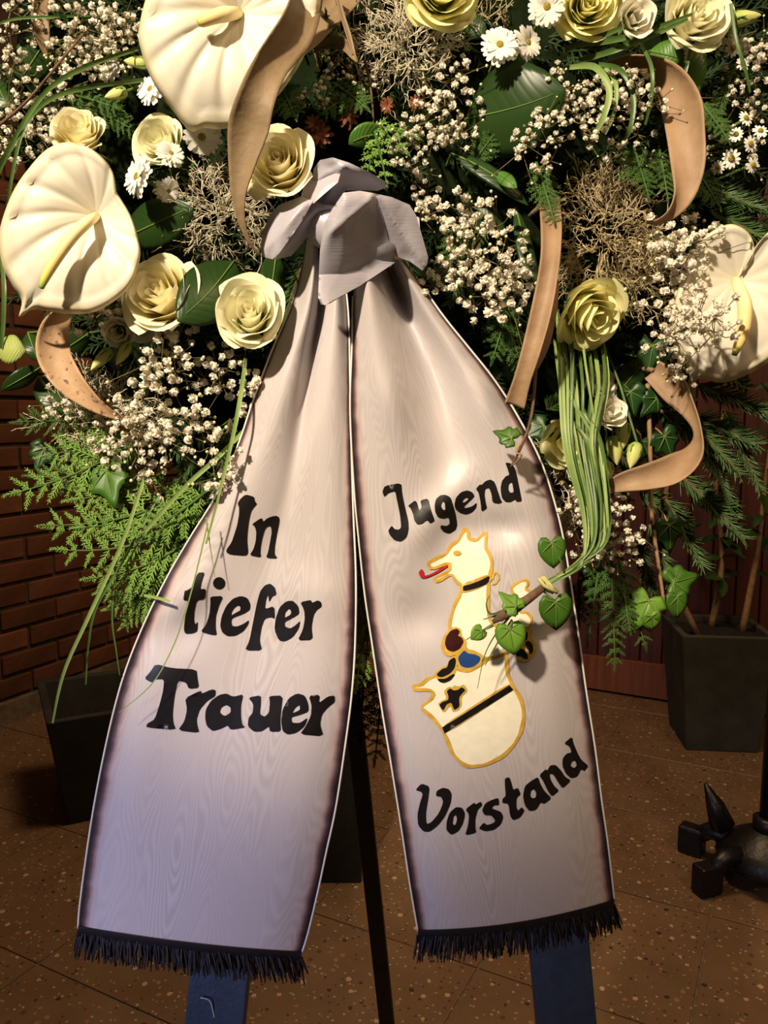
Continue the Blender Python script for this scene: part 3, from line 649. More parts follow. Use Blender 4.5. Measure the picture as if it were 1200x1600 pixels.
def floret_me(seed, m):
    r = random.Random(seed); mb = MB(); n = 15
    mb.tube([Vector((0, 0, z)) for z in (-.34, -.2, .1, .28)], [.10, .26, .30, .12], 6)
    for k in range(n):
        z = 1 - 1.55 * (k + .5) / n; ph = k * 2.39996 + r.uniform(-.3, .3); q = math.sqrt(max(0, 1 - z * z)); d = Vector((q * math.cos(ph), q * math.sin(ph), z))
        M = frame(Vector((0, 0, -.02)), d, Vector((r.uniform(-1, 1), r.uniform(-1, 1), r.uniform(-1, 1))), 1); L_ = r.uniform(.42, .56); w = r.uniform(.19, .27); cv = r.uniform(.05, .16)
        rows = [[M @ Vector((.12, x * w * .35, 0)) for x in (-1, 0, 1)], [M @ Vector((L_ * .7, x * w, cv * x * x)) for x in (-1, 0, 1)], [M @ Vector((L_ * (1 - .16 * abs(x)), x * w * .8, cv * x * x + .06)) for x in (-1, 0, 1)]]
        mb.grid(rows)
    return mb.mesh('floret', m)
FLO = [floret_me(i, M_FLORET) for i in range(6)]
def on_ribbon(u, v, m=0):
    for T in (LT, RT):
        if v > 415 and interp(T['L'], v) + m < u < interp(T['R'], v) - m: return True
    return False
def gypsophila(label, u, v, rx, ry, n, size, Y, seed, root=None, clump=5, budn=.7, gap=1.0, rot=0, dY=.018, name='baby_breath_spray', cat='filler flower spray'):
    r = random.Random(seed); ru, rv = root or (u, v + ry * .2); rt = P(ru, rv, min(.79, Ys(ru, rv) + .02)); t = thing(name, label, cat, rt); st = MB(); bd = MB()
    ca, sa = math.cos(math.radians(rot)), math.sin(math.radians(rot))
    nc = max(2, n // clump); centers = []
    for k in range(nc):
        for _ in range(12):
            a = r.uniform(0, 6.283); q = math.sqrt(r.random()) * .92; x, y = q * math.cos(a) * rx, q * math.sin(a) * ry; c2 = (u + x * ca - y * sa, v + x * sa + y * ca)
            if all(math.hypot(c2[0] - d[0], c2[1] - d[1]) > .45 * math.sqrt(rx * ry / nc) * 1.8 * gap for d in centers): break
        centers.append(c2)
    pl = []; done = 0
    for k, (cu, cv) in enumerate(centers):
        Yc = Y + r.uniform(-dY, dY); s = pm(cv, Y); node = P(cu + r.uniform(-5, 5), cv + 4, Yc + .018)
        mid = rt.lerp(node, .55) + Vector((r.uniform(-.01, .01), -.006, r.uniform(-.006, .01)))
        st.tube([rt, mid, node], [.0010, .0008, .0006], 4, cap=False)
        want = (n - done) // (nc - k); done += want
        for q in range(want):
            for _ in range(10):
                d = r.gauss(0, 1) * size * 1.05, r.gauss(0, 1) * size * 1.05
                p2 = (cu + d[0], cv + d[1])
                if on_ribbon(*p2, 8): continue
                if all(math.hypot(p2[0] - e[0], p2[1] - e[1]) > size * .72 for e in pl): break
            if on_ribbon(*p2, 8): continue
            pl.append(p2); fp_ = P(p2[0], p2[1], Yc + r.uniform(-.006, .008)); sz = size * s * r.uniform(.78, 1.22)
            M = Matrix.Translation(fp_) @ Matrix.Rotation(r.uniform(0, 6), 4, 'X') @ Matrix.Rotation(r.uniform(0, 6), 4, 'Z') @ Matrix.Scale(sz, 4)
            inst('floret', r.choice(FLO), t, M)
            st.tube([node, node.lerp(fp_, .6) + Vector((0, .002, -.002)), fp_], [.0005, .0004, .0004], 3, cap=False)
        for q in range(int(want * budn)):
            d = r.gauss(0, 1) * size * 2.2, r.gauss(0, 1) * size * 2.2
            if on_ribbon(cu + d[0], cv + d[1], -6): continue
            bp = P(cu + d[0], cv + d[1], Yc + r.uniform(-.004, .012)); rr = size * s * r.uniform(.13, .22)
            bd.tube([bp - Vector((0, 0, rr)), bp - Vector((0, 0, rr * .4)), bp + Vector((0, 0, rr * .5)), bp + Vector((0, 0, rr))], [rr * .3, rr, rr * .9, rr * .2], 5)
            st.tube([node, bp], [.0004, .0003], 3, cap=False)
    part('stem', st, M_GYPSTEM, t)
    if bd.v: part('buds', bd, M_BUDLET, t, kind='stuff')
    return t
def twig_mb(seed, bushy=1.0):
    r = random.Random(seed); mb = MB()
    def grow(p, d, L, rad, lev):
        k = 3; pts = [p]; q = p
        for i in range(k):
            d = (d + Vector((r.uniform(-.6, .6), r.uniform(-.6, .6), r.uniform(-.6, .6))) * .75).normalized(); q = q + d * L / k; pts.append(q)
            if lev < 3 and r.random() < (.85 if lev < 2 else .5):
                e = (d + Vector((r.uniform(-1, 1), r.uniform(-1, 1), r.uniform(-1, 1))) * .9).normalized(); grow(q, e, L * r.uniform(.45, .75), rad * .85, lev + 1)
        mb.tube(pts, [rad, rad * .95, rad * .85, rad * .55], 4)
    grow(Vector((0, 0, 0)), Vector((1, 0, 0)), 1, .026, 0); return mb
TW = [twig_mb(i) for i in range(6)]
TWM = {0: [b.mesh('twig', M_LICHEN) for b in TW], 1: [b.mesh('twig', M_LICHEND) for b in TW]}
def tuft(label, u, v, rx, ry, Y, n, size, seed, kind=0, name='silver_bush_tuft'):
    r = random.Random(seed); base = P(u, v, Y + .05); t = thing(name, label, 'dried tuft', base)
    for i in range(int(n * 2.3)):
        a = r.uniform(0, 6.283); q = r.random() ** .6; p = P(u + rx * q * .72 * math.cos(a), v + ry * q * .72 * math.sin(a), Y + .03 * q + r.uniform(-.01, .02))
        d = RIGHT * math.cos(a) * q * rx / 70 - UP * math.sin(a) * q * ry / 70 + BACK * r.uniform(-.1, .8) * (1.1 - q) + Vector((r.uniform(-.5, .5), 0, r.uniform(-.5, .5)))
        inst('twig', r.choice(TWM[kind]), t, frame(p, d, Vector((r.uniform(-1, 1), r.uniform(-1, 1), r.uniform(-1, 1))), size * pm(v, Y) * r.uniform(.7, 1.15)))
    mb = MB(); mb.tube([base + Vector((0, -.01, 0)), base + Vector((0, .03, .01))], .003, 6); part('stem', mb, M_LICHEND, t); return t
def anthurium(label, att, outline, Y, spad, bulge=.016, tilt=(0, 0), lobes=5):
    """outline (px) round the heart from notch to notch; depth lies on a plane tilted by `tilt` through the attachment"""
    c0 = P(att[0], att[1], Y); t = thing('anthurium_flower', label, 'anthurium', c0); n = len(outline); sm = crom(list(outline) + [outline[0]], 121)[:-1]; K = 14
    far = max(math.hypot(p[0] - att[0], p[1] - att[1]) for p in sm)
    mb = MB(); rows = []; uvs = []
    def dep(u, v, f, ang):
        d = math.hypot(u - att[0], v - att[1]) / far
        vein = 1 - math.exp(-((((ang * 7 / math.pi + 0.9 * d) % 1.0) - .5) / .17) ** 2)
        return Y + tilt[0] * (u - att[0]) * pm(v, Y) + tilt[1] * (v - att[1]) * pm(v, Y) - bulge * (math.sin(math.pi * min(1, d * .9)) ** 1.0) * (.86 + .14 * vein * min(1, d * 2.5)) + .010 * d * d * d
    for k in range(K + 1):
        f = (k / K); row = []; uv = []
        for j, p in enumerate(sm):
            ang = math.atan2(p[1] - att[1], p[0] - att[0]); u = att[0] + (p[0] - att[0]) * f; v = att[1] + (p[1] - att[1]) * f
            row.append(P(u, v, dep(u, v, f, ang) - (.003 if k == K - 1 else 0))); uv.append((j / 120, f))
        rows.append(row); uvs.append(uv)
    mb.grid(rows, uvs, close=True); part('spathe', mb, M_SPATHE, t, solid=.0012, soff=1)
    sx = MB(); q = crom([(u, v, Y - 0.012 - o, w) for (u, v, o, w) in spad], 20); pts = [P(a[0], a[1], a[2]) for a in q]
    sx.tube([P(att[0], att[1], Y - .002)] + pts + [pts[-1] + (pts[-1] - pts[-2]) * .35], [q[0][3] / 2 * pm(q[0][1], Y) * .8] + [a[3] / 2 * pm(a[1], Y) for a in q] + [.0004], 14); part('spadix', sx, M_SPADIX, t, label='cream spadix with a green tip')
    s2 = MB(); stem_back(s2, c0 + Vector((0, .003, 0)), .0028); part('stem', s2, M_STEM, t); return t
def blade(label, ctrl, m=None, name='lily_grass', cup=.2, cat='grass'):
    t = thing(name, label, cat, P(*ctrl[0][:3])); t['kind'] = 'thing'; mb = MB(); strip(mb, ctrl, 22, 3, cup); part('blade', mb, m or M_GRASS, t); return t
# ------------------------------------------------------------------ mourning ribbon
def interp(tab, v):
    vs = [p[1] for p in tab]; us = [p[0] for p in tab]
    return float(np.interp(v, vs, us)) if vs[0] <= v <= vs[-1] else (us[0] + (us[1] - us[0]) / (vs[1] - vs[0]) * (v - vs[0]) if v < vs[0] else us[-1] + (us[-1] - us[-2]) / (vs[-1] - vs[-2]) * (v - vs[-1]))
def smooth_tab(tab): return [tuple(p) for p in crom(tab, 60)]
LT = {'L': smooth_tab([(478, 372), (474, 400), (466, 440), (450, 490), (424, 550), (394, 630), (374, 690), (340, 770), (300, 835), (262, 900), (225, 975), (197, 1045), (178, 1110), (160, 1190), (145, 1270), (133, 1350), (124, 1420), (122, 1450)]),
      'R': smooth_tab([(520, 380), (538, 440), (545, 500), (547, 600), (549, 700), (552, 800), (556, 900), (555, 1000), (550, 1080), (540, 1160), (525, 1260), (510, 1330), (495, 1400), (480, 1462), (471, 1490)])}
RT = {'L': smooth_tab([(556, 390), (552, 450), (550, 540), (547, 640), (553, 760), (560, 840), (570, 930), (582, 1010), (597, 1110), (612, 1200), (628, 1300), (640, 1380), (653, 1456)]),
      'R': smooth_tab([(612, 385), (648, 430), (690, 490), (730, 540), (770, 590), (806, 645), (845, 720), (868, 790), (882, 850), (893, 920), (905, 1000), (916, 1080), (930, 1170), (940, 1250), (950, 1320), (960, 1408)])}
def gs(x, w): return math.exp(-(x / w) ** 2)
def yl(u, v):
    a, b = interp(LT['L'], v), interp(LT['R'], v); s = (u - a) / (b - a); f = math.exp(-max(0, v - 440) / 170)
    y = .622 + .018 * (1 - gs(v - 400, 130)) * 0 + .02 * f
    y += -.020 * f * gs(s - .30, .17) + .020 * f * gs(s - .52, .07) - .010 * f * gs(s - .80, .14)
    y += .004 * math.sin(s * 4.5 + v / 170.0) * min(1, v / 900) + .006 * gs(s - .18, .12) * gs(v - 985, 45) - .006 * gs(s - .16, .12) * gs(v - 930, 40)
    y += .010 * gs(s, .10) * (1 - f) + .008 * gs(s - 1, .10) * (1 - f) - .003 * gs(v - 880 - 60 * s, 40) * gs(s - .8, .3)
    y += .003 * gs(u - 470 + .35 * (v - 640), 26) * gs(v - 660, 90)
    return y
def yr(u, v):
    a, b = interp(RT['L'], v), interp(RT['R'], v); s = (u - a) / (b - a); f = math.exp(-max(0, v - 440) / 190)
    y = .624 + .014 * f
    y += -.022 * f * gs(s - .22, .2) + .030 * f * gs(s - .62 + .1 * (v - 450) / 200, .12) - .014 * f * gs(s - .86, .12)
    y += .005 * gs((u - 665) - .30 * (v - 500), 22) * gs(v - 560, 110) - .005 * gs((u - 745) - .25 * (v - 600), 30) * gs(v - 640, 70)
    y += .004 * math.sin(s * 4.0 + v / 150.0 + 1) + .010 * gs(s, .10) * (1 - f) + .014 * gs(s - 1, .12) * (1 - f)
    y += -.009 * gs(u - 690 + .6 * (v - 790), 34) * gs(v - 800, 60) + .007 * gs(u - 650, 40) * gs(v - 965, 40) + .007 * gs(u - 780 , 50) * gs(v - 825, 26) - .006 * gs(u - 610 - .2 * (v - 620), 22) * gs(v - 630, 60)
    return y
rib = thing('mourning_ribbon', 'wide silvery moire mourning ribbon with bow, black lettering, emblem and fringe', 'ribbon', P(545, 400, .62))
def tail(name, T, yf, v0, botL, botR, sag, label):
    mb = MB(); n = 150; m = 48; rows = []; uvs = []; bottom = []
    for i in range(n + 1):
        t = i / n; row = []; uv = []
        for j in range(m + 1):
            s = j / m; vb = botL + (botR - botL) * s + sag * 4 * s * (1 - s); v = v0 + (vb - v0) * t
            u = interp(T['L'], v) * (1 - s) + interp(T['R'], v) * s
            row.append(P(u, v, yf(u, v))); uv.append((s, t))
            if i == n: bottom.append((u, v))
        rows.append(row); uvs.append(uv)
    mb.grid(rows, uvs); o = part(name, mb, M_RIBBON, rib, label=label)
    for k in (0, -1):
        pb = MB(); pb.tube([r[k] for r in rows[10:]], .0009, 5); part('piping', pb, M_PIPING, o)
    hb = MB(); hr = []
    for dv, dy in ((-3, -.0012), (9, -.0016), (9, .0012), (-3, .001)): hr.append([P(u, v + dv, yf(u, v) + dy) for u, v in bottom])
    hb.grid(hr); part('hem_band', hb, M_FRINGE, o)
    fb = MB(); N = 150
    for q in range(N):
        f = q / (N - 1) * (len(bottom) - 1); k = min(int(f), len(bottom) - 2); u = bottom[k][0] + (bottom[k + 1][0] - bottom[k][0]) * (f - k); v = bottom[k][1] + (bottom[k + 1][1] - bottom[k][1]) * (f - k)
        for w in range(2):
            ln = R.uniform(30, 50); dx = R.uniform(-6, 6) + (q / N - .35) * 14; dy = R.uniform(-.006, .004); y0 = yf(u, v) + R.uniform(-.001, .001)
            fb.tube([P(u + R.uniform(-1, 1), v + 6, y0), P(u + dx * .4, v + ln * .5, y0 + dy * .4), P(u + dx, v + ln, y0 + dy)], [.0011, .0010, .0006], 4, cap=False)
    part('fringe', fb, M_FRINGE, o, kind='stuff'); return o
tail_l = tail('ribbon_tail', LT, yl, 374, 1450, 1490, 6, 'left ribbon tail lettered In tiefer Trauer')
tail_r = tail('ribbon_tail', RT, yr, 392, 1456, 1408, 12, 'right ribbon tail lettered Jugend Vorstand with white animal emblem')

def inpoly(x, y, poly):
    c = False; n = len(poly); j = n - 1
    for i in range(n):
        xi, yi = poly[i]; xj, yj = poly[j]
        if (yi > y) != (yj > y) and x < (xj - xi) * (y - yi) / (yj - yi) + xi: c = not c
        j = i
    return c
def decal(name, polys, yf, off, m, parent, label=None, step=5):
    V = []; E = []
    for poly in polys:
        pts = []
        for i, p in enumerate(poly):
            q = poly[(i + 1) % len(poly)]; k = max(1, int(math.hypot(q[0] - p[0], q[1] - p[1]) / step))
            pts += [(p[0] + (q[0] - p[0]) * a / k, p[1] + (q[1] - p[1]) * a / k) for a in range(k)]
        b = len(V); V += pts; E += [(b + i, b + (i + 1) % len(pts)) for i in range(len(pts))]
    xs = [p[0] for p in V]; ys = [p[1] for p in V]; g = step * 1.6; x = min(xs) + g / 2
    while x < max(xs):
        y = min(ys) + g / 2
        while y < max(ys):
            if sum(inpoly(x, y, q) for q in polys) % 2 and min((x - a) ** 2 + (y - b) ** 2 for a, b in V[:len(xs)]) > 6: V.append((x, y))
            y += g
        x += g
    vo, eo, fo = geometry.delaunay_2d_cdt([Vector(p) for p in V], E, [], 0, 1e-4)[:3]
    mb = MB()
    for p in vo: mb.add(P(p.x, p.y, yf(p.x, p.y) - off))
    for f in fo:
        cx = sum(vo[i].x for i in f) / len(f); cy = sum(vo[i].y for i in f) / len(f)
        if sum(inpoly(cx, cy, q) for q in polys) % 2: mb.f.append(tuple(f))
    return part(name, mb, m, parent, label=label)
def rnd(poly, n=3):                       # soften a traced outline
    for _ in range(n - 2):
        out = []
        for i, p in enumerate(poly):
            q = poly[(i + 1) % len(poly)]; out += [(p[0] * .82 + q[0] * .18, p[1] * .82 + q[1] * .18), (p[0] * .18 + q[0] * .82, p[1] * .18 + q[1] * .82)]
        poly = out
    return poly
def T_(poly, ox, oy, sc): return [(ox + x / sc, oy + y / sc) for x, y in poly]
def letters(word, ox, oy, sc, yf, parent):
    for ch, outs in word:
        polys = [rnd(T_(o, ox, oy, sc)) for o in outs]
        decal('letter', polys, yf, .0006, M_BLACK, parent, label='black hand painted letter ' + ch)
def circ(x, y, rx, ry, n=16): return [(x + rx * math.cos(2 * math.pi * i / n), y + ry * math.sin(2 * math.pi * i / n)) for i in range(n)]
letters([('I', [[(435,125),(570,160),(580,230),(615,272),(560,330),(520,400),(490,540),(470,680),(460,850),(478,1040),(440,1085),(200,1065),(140,1035),(135,990),(220,870),(270,720),(310,590),(335,430),(335,330),(310,265),(350,200)]]),
 ('n', [[(535,590),(690,485),(712,555),(770,500),(850,468),(920,458),(960,480),(968,540),(945,660),(920,780),(895,940),(890,1060),(930,1110),(910,1130),(755,1115),(790,1020),(820,860),(845,720),(840,650),(815,618),(770,630),(735,680),(700,800),(675,930),(665,1040),(678,1090),(650,1105),(500,1075),(560,980),(595,860),(605,720),(590,650),(565,615)]])], 340, 760, 10, yl, tail_l)
letters([('t', [[(185,70),(240,68),(215,140),(205,195),(248,192),(240,270),(178,278),(160,360),(158,430),(170,460),(187,435),(185,510),(150,528),(95,530),(82,500),(92,400),(115,280),(78,280),(88,205),(105,205),(145,180)]]),
 ('i', [[(280,250),(380,245),(345,320),(322,400),(320,480),(330,540),(290,538),(208,515),(250,460),(275,380),(282,300)], circ(347,150,46,46)]),
 ('e', [[(355,470),(365,400),(400,320),(450,265),(510,245),(560,260),(582,310),(578,350),(530,380),(445,412),(438,440),(445,470),(480,475),(530,455),(572,425),(565,460),(530,510),(470,545),(410,548),(370,520)], [(440,370),(460,335),(490,315),(508,330),(505,355),(470,372),(440,392)]]),
 ('f', [[(540,655),(575,580),(600,450),(630,300),(655,210),(690,165),(730,152),(765,180),(778,235),(745,250),(722,295),(715,235),(700,270),(690,345),(760,320),(765,420),(740,405),(690,415),(665,480),(650,580),(670,655)]]),
 ('e', [[(762,500),(770,420),(800,330),(850,285),(900,280),(940,320),(950,378),(900,410),(840,440),(840,475),(880,490),(920,465),(957,430),(945,490),(900,555),(840,588),(795,580)], [(838,410),(842,370),(870,340),(888,360),(885,385)]]),
 ('r', [[(955,292),(1035,275),(1045,298),(1085,278),(1112,290),(1117,325),(1080,350),(1055,390),(1040,480),(1050,575),(935,580),(975,500),(990,420),(985,350)]])], 270, 880, 4.8, yl, tail_l)
letters([('T', [[(105,65),(200,90),(345,97),(350,150),(360,205),(300,212),(285,175),(235,162),(215,260),(205,350),(208,410),(225,453),(50,438),(55,415),(100,390),(130,300),(150,220),(155,155),(105,155),(80,175),(40,150),(75,110)]]),
 ('r', [[(278,265),(370,220),(375,240),(430,215),(457,217),(455,255),(410,280),(365,330),(345,390),(350,430),(362,470),(235,455),(275,400),(290,330)]]),
 ('a', [[(395,380),(400,330),(430,280),(480,245),(520,238),(560,258),(620,242),(605,310),(605,380),(612,420),(632,438),(545,452),(528,425),(490,445),(440,460),(405,430)], [(480,350),(490,320),(520,305),(545,320),(545,350),(510,372)]]),
 ('u', [[(648,262),(722,248),(722,300),(715,360),(745,375),(770,350),(775,290),(770,253),(850,250),(842,330),(835,400),(840,462),(775,463),(770,430),(725,462),(680,462),(645,430),(650,380),(675,350),(678,300)]]),
 ('e', [[(840,400),(850,330),(885,265),(935,237),(980,250),(1000,300),(1002,345),(950,365),(900,378),(905,410),(950,412),(998,378),(980,430),(930,470),(880,480),(850,460)], [(905,355),(925,320),(950,305),(952,335)]]),
 ('r', [[(1003,252),(1067,245),(1062,295),(1115,255),(1155,250),(1155,290),(1120,315),(1080,360),(1068,420),(1090,490),(950,478),(985,430),(1015,370),(1020,310)]])], 215, 1020, 3.75, yl, tail_l)
letters([('J', [[(55,245),(185,222),(190,300),(215,420),(240,520),(242,590),(225,650),(180,682),(130,670),(95,630),(82,595),(110,555),(135,585),(165,588),(185,570),(175,470),(150,350),(137,285),(85,300),(52,333),(37,292)]]),
 ('u', [[(235,402),(290,360),(305,370),(325,440),(345,410),(332,360),(395,342),(415,430),(440,500),(443,520),(410,538),(385,510),(350,540),(310,548),(288,520),(275,460),(255,415)]]),
 ('g', [[(445,400),(455,350),(490,318),(530,315),(570,335),(590,400),(610,470),(622,550),(610,590),(560,620),(515,605),(490,575),(495,552),(540,560),(565,540),(555,490),(510,500),(470,490),(450,450)], [(492,400),(510,365),(525,380),(530,435),(510,432)]]),
 ('e', [[(600,400),(610,340),(650,295),(700,280),(740,295),(757,325),(740,345),(670,410),(690,420),(740,405),(775,375),(770,415),(740,450),(690,470),(640,455),(610,430)], [(660,375),(670,350),(695,335),(710,350),(680,375)]]),
 ('n', [[(767,270),(800,232),(812,240),(840,210),(880,195),(915,215),(940,290),(960,350),(975,375),(940,385),(897,375),(890,310),(870,260),(840,270),(835,320),(845,380),(855,420),(812,448),(805,380),(790,300)]]),
 ('d', [[(997,62),(1045,70),(1075,110),(1095,200),(1115,300),(1128,365),(1085,370),(1075,350),(1040,372),(1000,372),(970,340),(960,270),(970,210),(1000,170),(1030,160),(1015,110)], [(1020,270),(1025,230),(1050,215),(1065,295),(1035,300)]])], 590, 710, 5, yr, tail_r)
letters([('V', [[(37,392),(75,348),(130,368),(120,450),(105,540),(108,612),(140,600),(190,540),(218,470),(205,435),(170,430),(175,395),(215,375),(255,385),(273,420),(265,480),(230,560),(185,620),(130,662),(90,660),(55,620),(50,550),(65,480),(85,420),(75,402)]]),
 ('o', [[(237,650),(240,590),(260,535),(300,500),(340,505),(360,545),(345,610),(315,660),(270,682)], [(277,610),(285,560),(300,553),(308,580),(295,620)]]),
 ('r', [[(360,515),(420,470),(425,485),(460,465),(472,490),(440,520),(425,580),(425,640),(432,668),(358,685),(378,620),(385,550)]]),
 ('s', [[(445,640),(480,600),(500,618),(540,605),(555,590),(530,555),(485,555),(468,520),(490,475),(530,455),(575,440),(580,490),(545,490),(530,510),(590,530),(607,565),(590,615),(545,650),(490,658)]]),
 ('t', [[(615,315),(645,307),(660,350),(670,390),(700,375),(720,420),(692,440),(690,500),(700,525),(725,500),(745,525),(715,570),(670,587),(650,560),(640,480),(600,475),(600,447),(622,430),(617,370)]]),
 ('a', [[(733,430),(745,365),(780,335),(830,305),(845,350),(870,395),(920,445),(870,482),(848,470),(820,520),(775,528),(745,490)], [(780,430),(785,395),(805,385),(820,410),(815,440),(795,445)]]),
 ('n', [[(838,295),(880,255),(890,265),(910,230),(945,228),(980,265),(1005,305),(1045,330),(990,382),(960,340),(930,290),(905,285),(910,320),(935,365),(968,395),(920,435),(890,390),(865,335)]]),
 ('d', [[(998,88),(1050,45),(1060,90),(1085,150),(1110,195),(1158,235),(1130,270),(1110,255),(1085,305),(1045,315),(1010,285),(988,235),(990,185),(1015,155),(1048,147),(1035,110)], [(1040,235),(1050,205),(1070,200),(1082,230),(1065,250)]])], 640, 1140, 4.138, yr, tail_r)
# painted emblem
KE = 1200 / 220
def e1(p): return T_(p, 640, 810, KE)
def e2(p): return T_(p, 630, 990, KE)
def stroke(name, pts, w, off, m, closed=False, label=None):
    pts = [np.array(p, float) for p in (rnd(pts, 3) if closed else pts)]; n = len(pts)
    L_ = []; Rr = []
    for i in range(n):
        a = pts[(i - 1) % n] if closed or i else pts[i]; b = pts[(i + 1) % n] if closed or i < n - 1 else pts[i]; d = b - a; d = d / max(1e-6, np.hypot(*d)); q = np.array((-d[1], d[0])) * w / 2 * (1 + .18 * math.sin(i * 1.3))
        L_.append(pts[i] + q); Rr.append(pts[i] - q)
    mb = MB(); k = list(range(n)) + ([0] if closed else [])
    mb.grid([[P(L_[i][0], L_[i][1], yr(*L_[i]) - off), P(pts[i][0], pts[i][1], yr(*pts[i]) - off - .0001), P(Rr[i][0], Rr[i][1], yr(*Rr[i]) - off)] for i in k])
    return part(name, mb, m, tail_r, label=label)
head = e1([(155,380),(225,342),(310,305),(350,232),(415,190),(445,130),(477,85),(498,115),(505,175),(570,190),(625,135),(655,125),(642,245),(682,305),(702,375),(695,440),(680,490),(672,560),(668,700),(676,860),(720,900)]) + \
       e1([(840,1010),(850,1125)]) + e2([(800,200),(720,215),(650,190),(555,150),(490,60),(440,-20)]) + e1([(350,945),(340,900),(365,800),(395,715),(435,640),(440,570),(400,540),(355,470),(235,540),(205,510),(345,445),(340,375),(185,435)])
body = e2([(480,310),(560,318),(650,275),(720,215),(800,200),(880,165),(885,330),(925,430),(1000,550),(1025,640),(1025,740),(1000,850),(940,955),(845,1050),(700,1120),(560,1136),(490,1100),(420,1025),(380,915),(335,820),(250,715),(145,628),(240,560),(262,510),(220,478),(100,478),(85,440),(150,440),(210,385),(275,360),(440,290)])
arm = e1([(865,600),(890,565),(950,532),(1000,525),(1010,560),(985,600),(1030,622),(1015,662),(960,720),(930,800),(1000,800),(1042,850),(1030,925),(960,960),(900,930),(850,1000),(800,900),(900,780),(905,680)])
decal('emblem_head', [rnd(head)], yr, .0005, M_WHITEPAINT, tail_r, 'white painted animal head and neck with gold rim')
decal('emblem_body', [rnd(body)], yr, .0005, M_WHITEPAINT, tail_r, 'white painted sack shaped body with gold rim')
decal('emblem_arm', [rnd(arm)], yr, .0005, M_WHITEPAINT, tail_r, 'white painted raised paw with gold rim')
stroke('emblem_outline', head, 5.2, .0008, M_GOLD, True); stroke('emblem_outline', body, 5.6, .0008, M_GOLD, True); stroke('emblem_outline', arm, 4.2, .0008, M_GOLD, True)
ring = [(705, 520), (712, 480), (735, 458), (758, 475), (760, 515), (735, 550), (700, 560)]
stroke('emblem_ring', e1(ring), 3.6, .0008, M_GOLD)
gold = lambda p, mk, off=.0009: decal('emblem_patch', [rnd(mk(p))], yr, off, M_GOLD, tail_r)
gold([(265,1080),(290,1000),(345,935),(400,922),(440,945),(445,1000),(490,1050),(480,1110),(400,1160),(330,1180),(285,1150)], e1)
decal('maroon_paw', [rnd(e1([(300,1070),(310,1010),(350,955),(405,938),(428,965),(410,1000),(440,1010),(462,1050),(430,1110),(370,1138),(320,1120)]))], yr, .0013, M_MAROON, tail_r, 'dark maroon painted paw')
gold([(440,180),(500,120),(550,135),(600,140),(680,180),(670,240),(620,300),(550,325),(490,305),(455,250)], e2)
decal('blue_shield', [rnd(e2([(470,195),(520,140),(555,170),(610,175),(660,200),(650,240),(600,280),(540,293),(490,275),(470,230)]))], yr, .0013, M_BLUE, tail_r, 'blue painted patch')
gold([(265,340),(330,285),(370,275),(400,200),(445,185),(470,220),(455,310),(430,370),(360,425),(300,410)], e2)
decal('black_patch', [rnd(e2([(285,345),(330,300),(375,290),(390,230),(435,200),(450,225),(440,290),(400,340),(330,372),(295,365)]))], yr, .0013, M_BLACK, tail_r)
decal('black_patch', [rnd(e2([(290,385),(360,385),(430,340),(440,352),(400,400),(345,420),(310,412)]))], yr, .0013, M_BLACK, tail_r)
gold([(345,490),(385,452),(420,458),(435,440),(470,452),(520,430),(552,490),(495,540),(500,610),(470,655),(420,670),(405,610),(345,680),(295,600),(320,575),(370,555)], e2)
decal('black_cross', [rnd(e2([(370,490),(400,465),(430,485),(465,480),(500,455),(530,480),(500,510),(475,545),(480,620),(435,655),(410,585),(370,600),(340,660),(305,605),(340,580),(385,565),(385,530)]))], yr, .0013, M_BLACK, tail_r, 'black painted cross')
gold([(310,800),(900,418),(948,470),(360,862)], e2, .0010)
decal('black_band', [e2([(332,800),(905,440),(938,478),(352,850)])], yr, .0014, M_BLACK, tail_r, 'black diagonal belt')
gold([(440,560),(690,468),(700,540),(560,610),(440,640)], e1, .0010)
decal('black_collar', [rnd(e1([(455,575),(520,560),(600,530),(685,485),(672,550),(570,595),(455,622)]))], yr, .0014, M_BLACK, tail_r, 'black collar')
decal('red_tongue', [rnd(e1([(75,460),(100,430),(118,445),(125,490),(180,475),(318,393),(332,408),(240,465),(140,508),(95,508)]))], yr, .0012, M_RED, tail_r, 'red tongue')
decal('emblem_eye', [rnd(e1(circ(405, 295, 34, 22)))], yr, .0012, M_GOLD, tail_r, 'gold eye')
gold([(885,1130),(950,1090),(940,980),(960,930),(1010,918),(1050,960),(1040,1020),(1085,1085),(1075,1160),(1020,1215),(960,1225),(900,1185)], e1)
decal('black_claw', [rnd(e1([(962,985),(985,955),(1008,975),(1005,1030),(985,1045)]))], yr, .0013, M_BLACK, tail_r)
decal('black_claw', [rnd(e1([(985,1055),(1010,1040),(1050,1070),(1055,1130),(1035,1160),(1000,1110)]))], yr, .0013, M_BLACK, tail_r)
decal('black_claw', [rnd(e1([(900,1145),(925,1112),(970,1110),(1005,1160),(1010,1200),(975,1195),(950,1175),(910,1175)]))], yr, .0013, M_BLACK, tail_r)
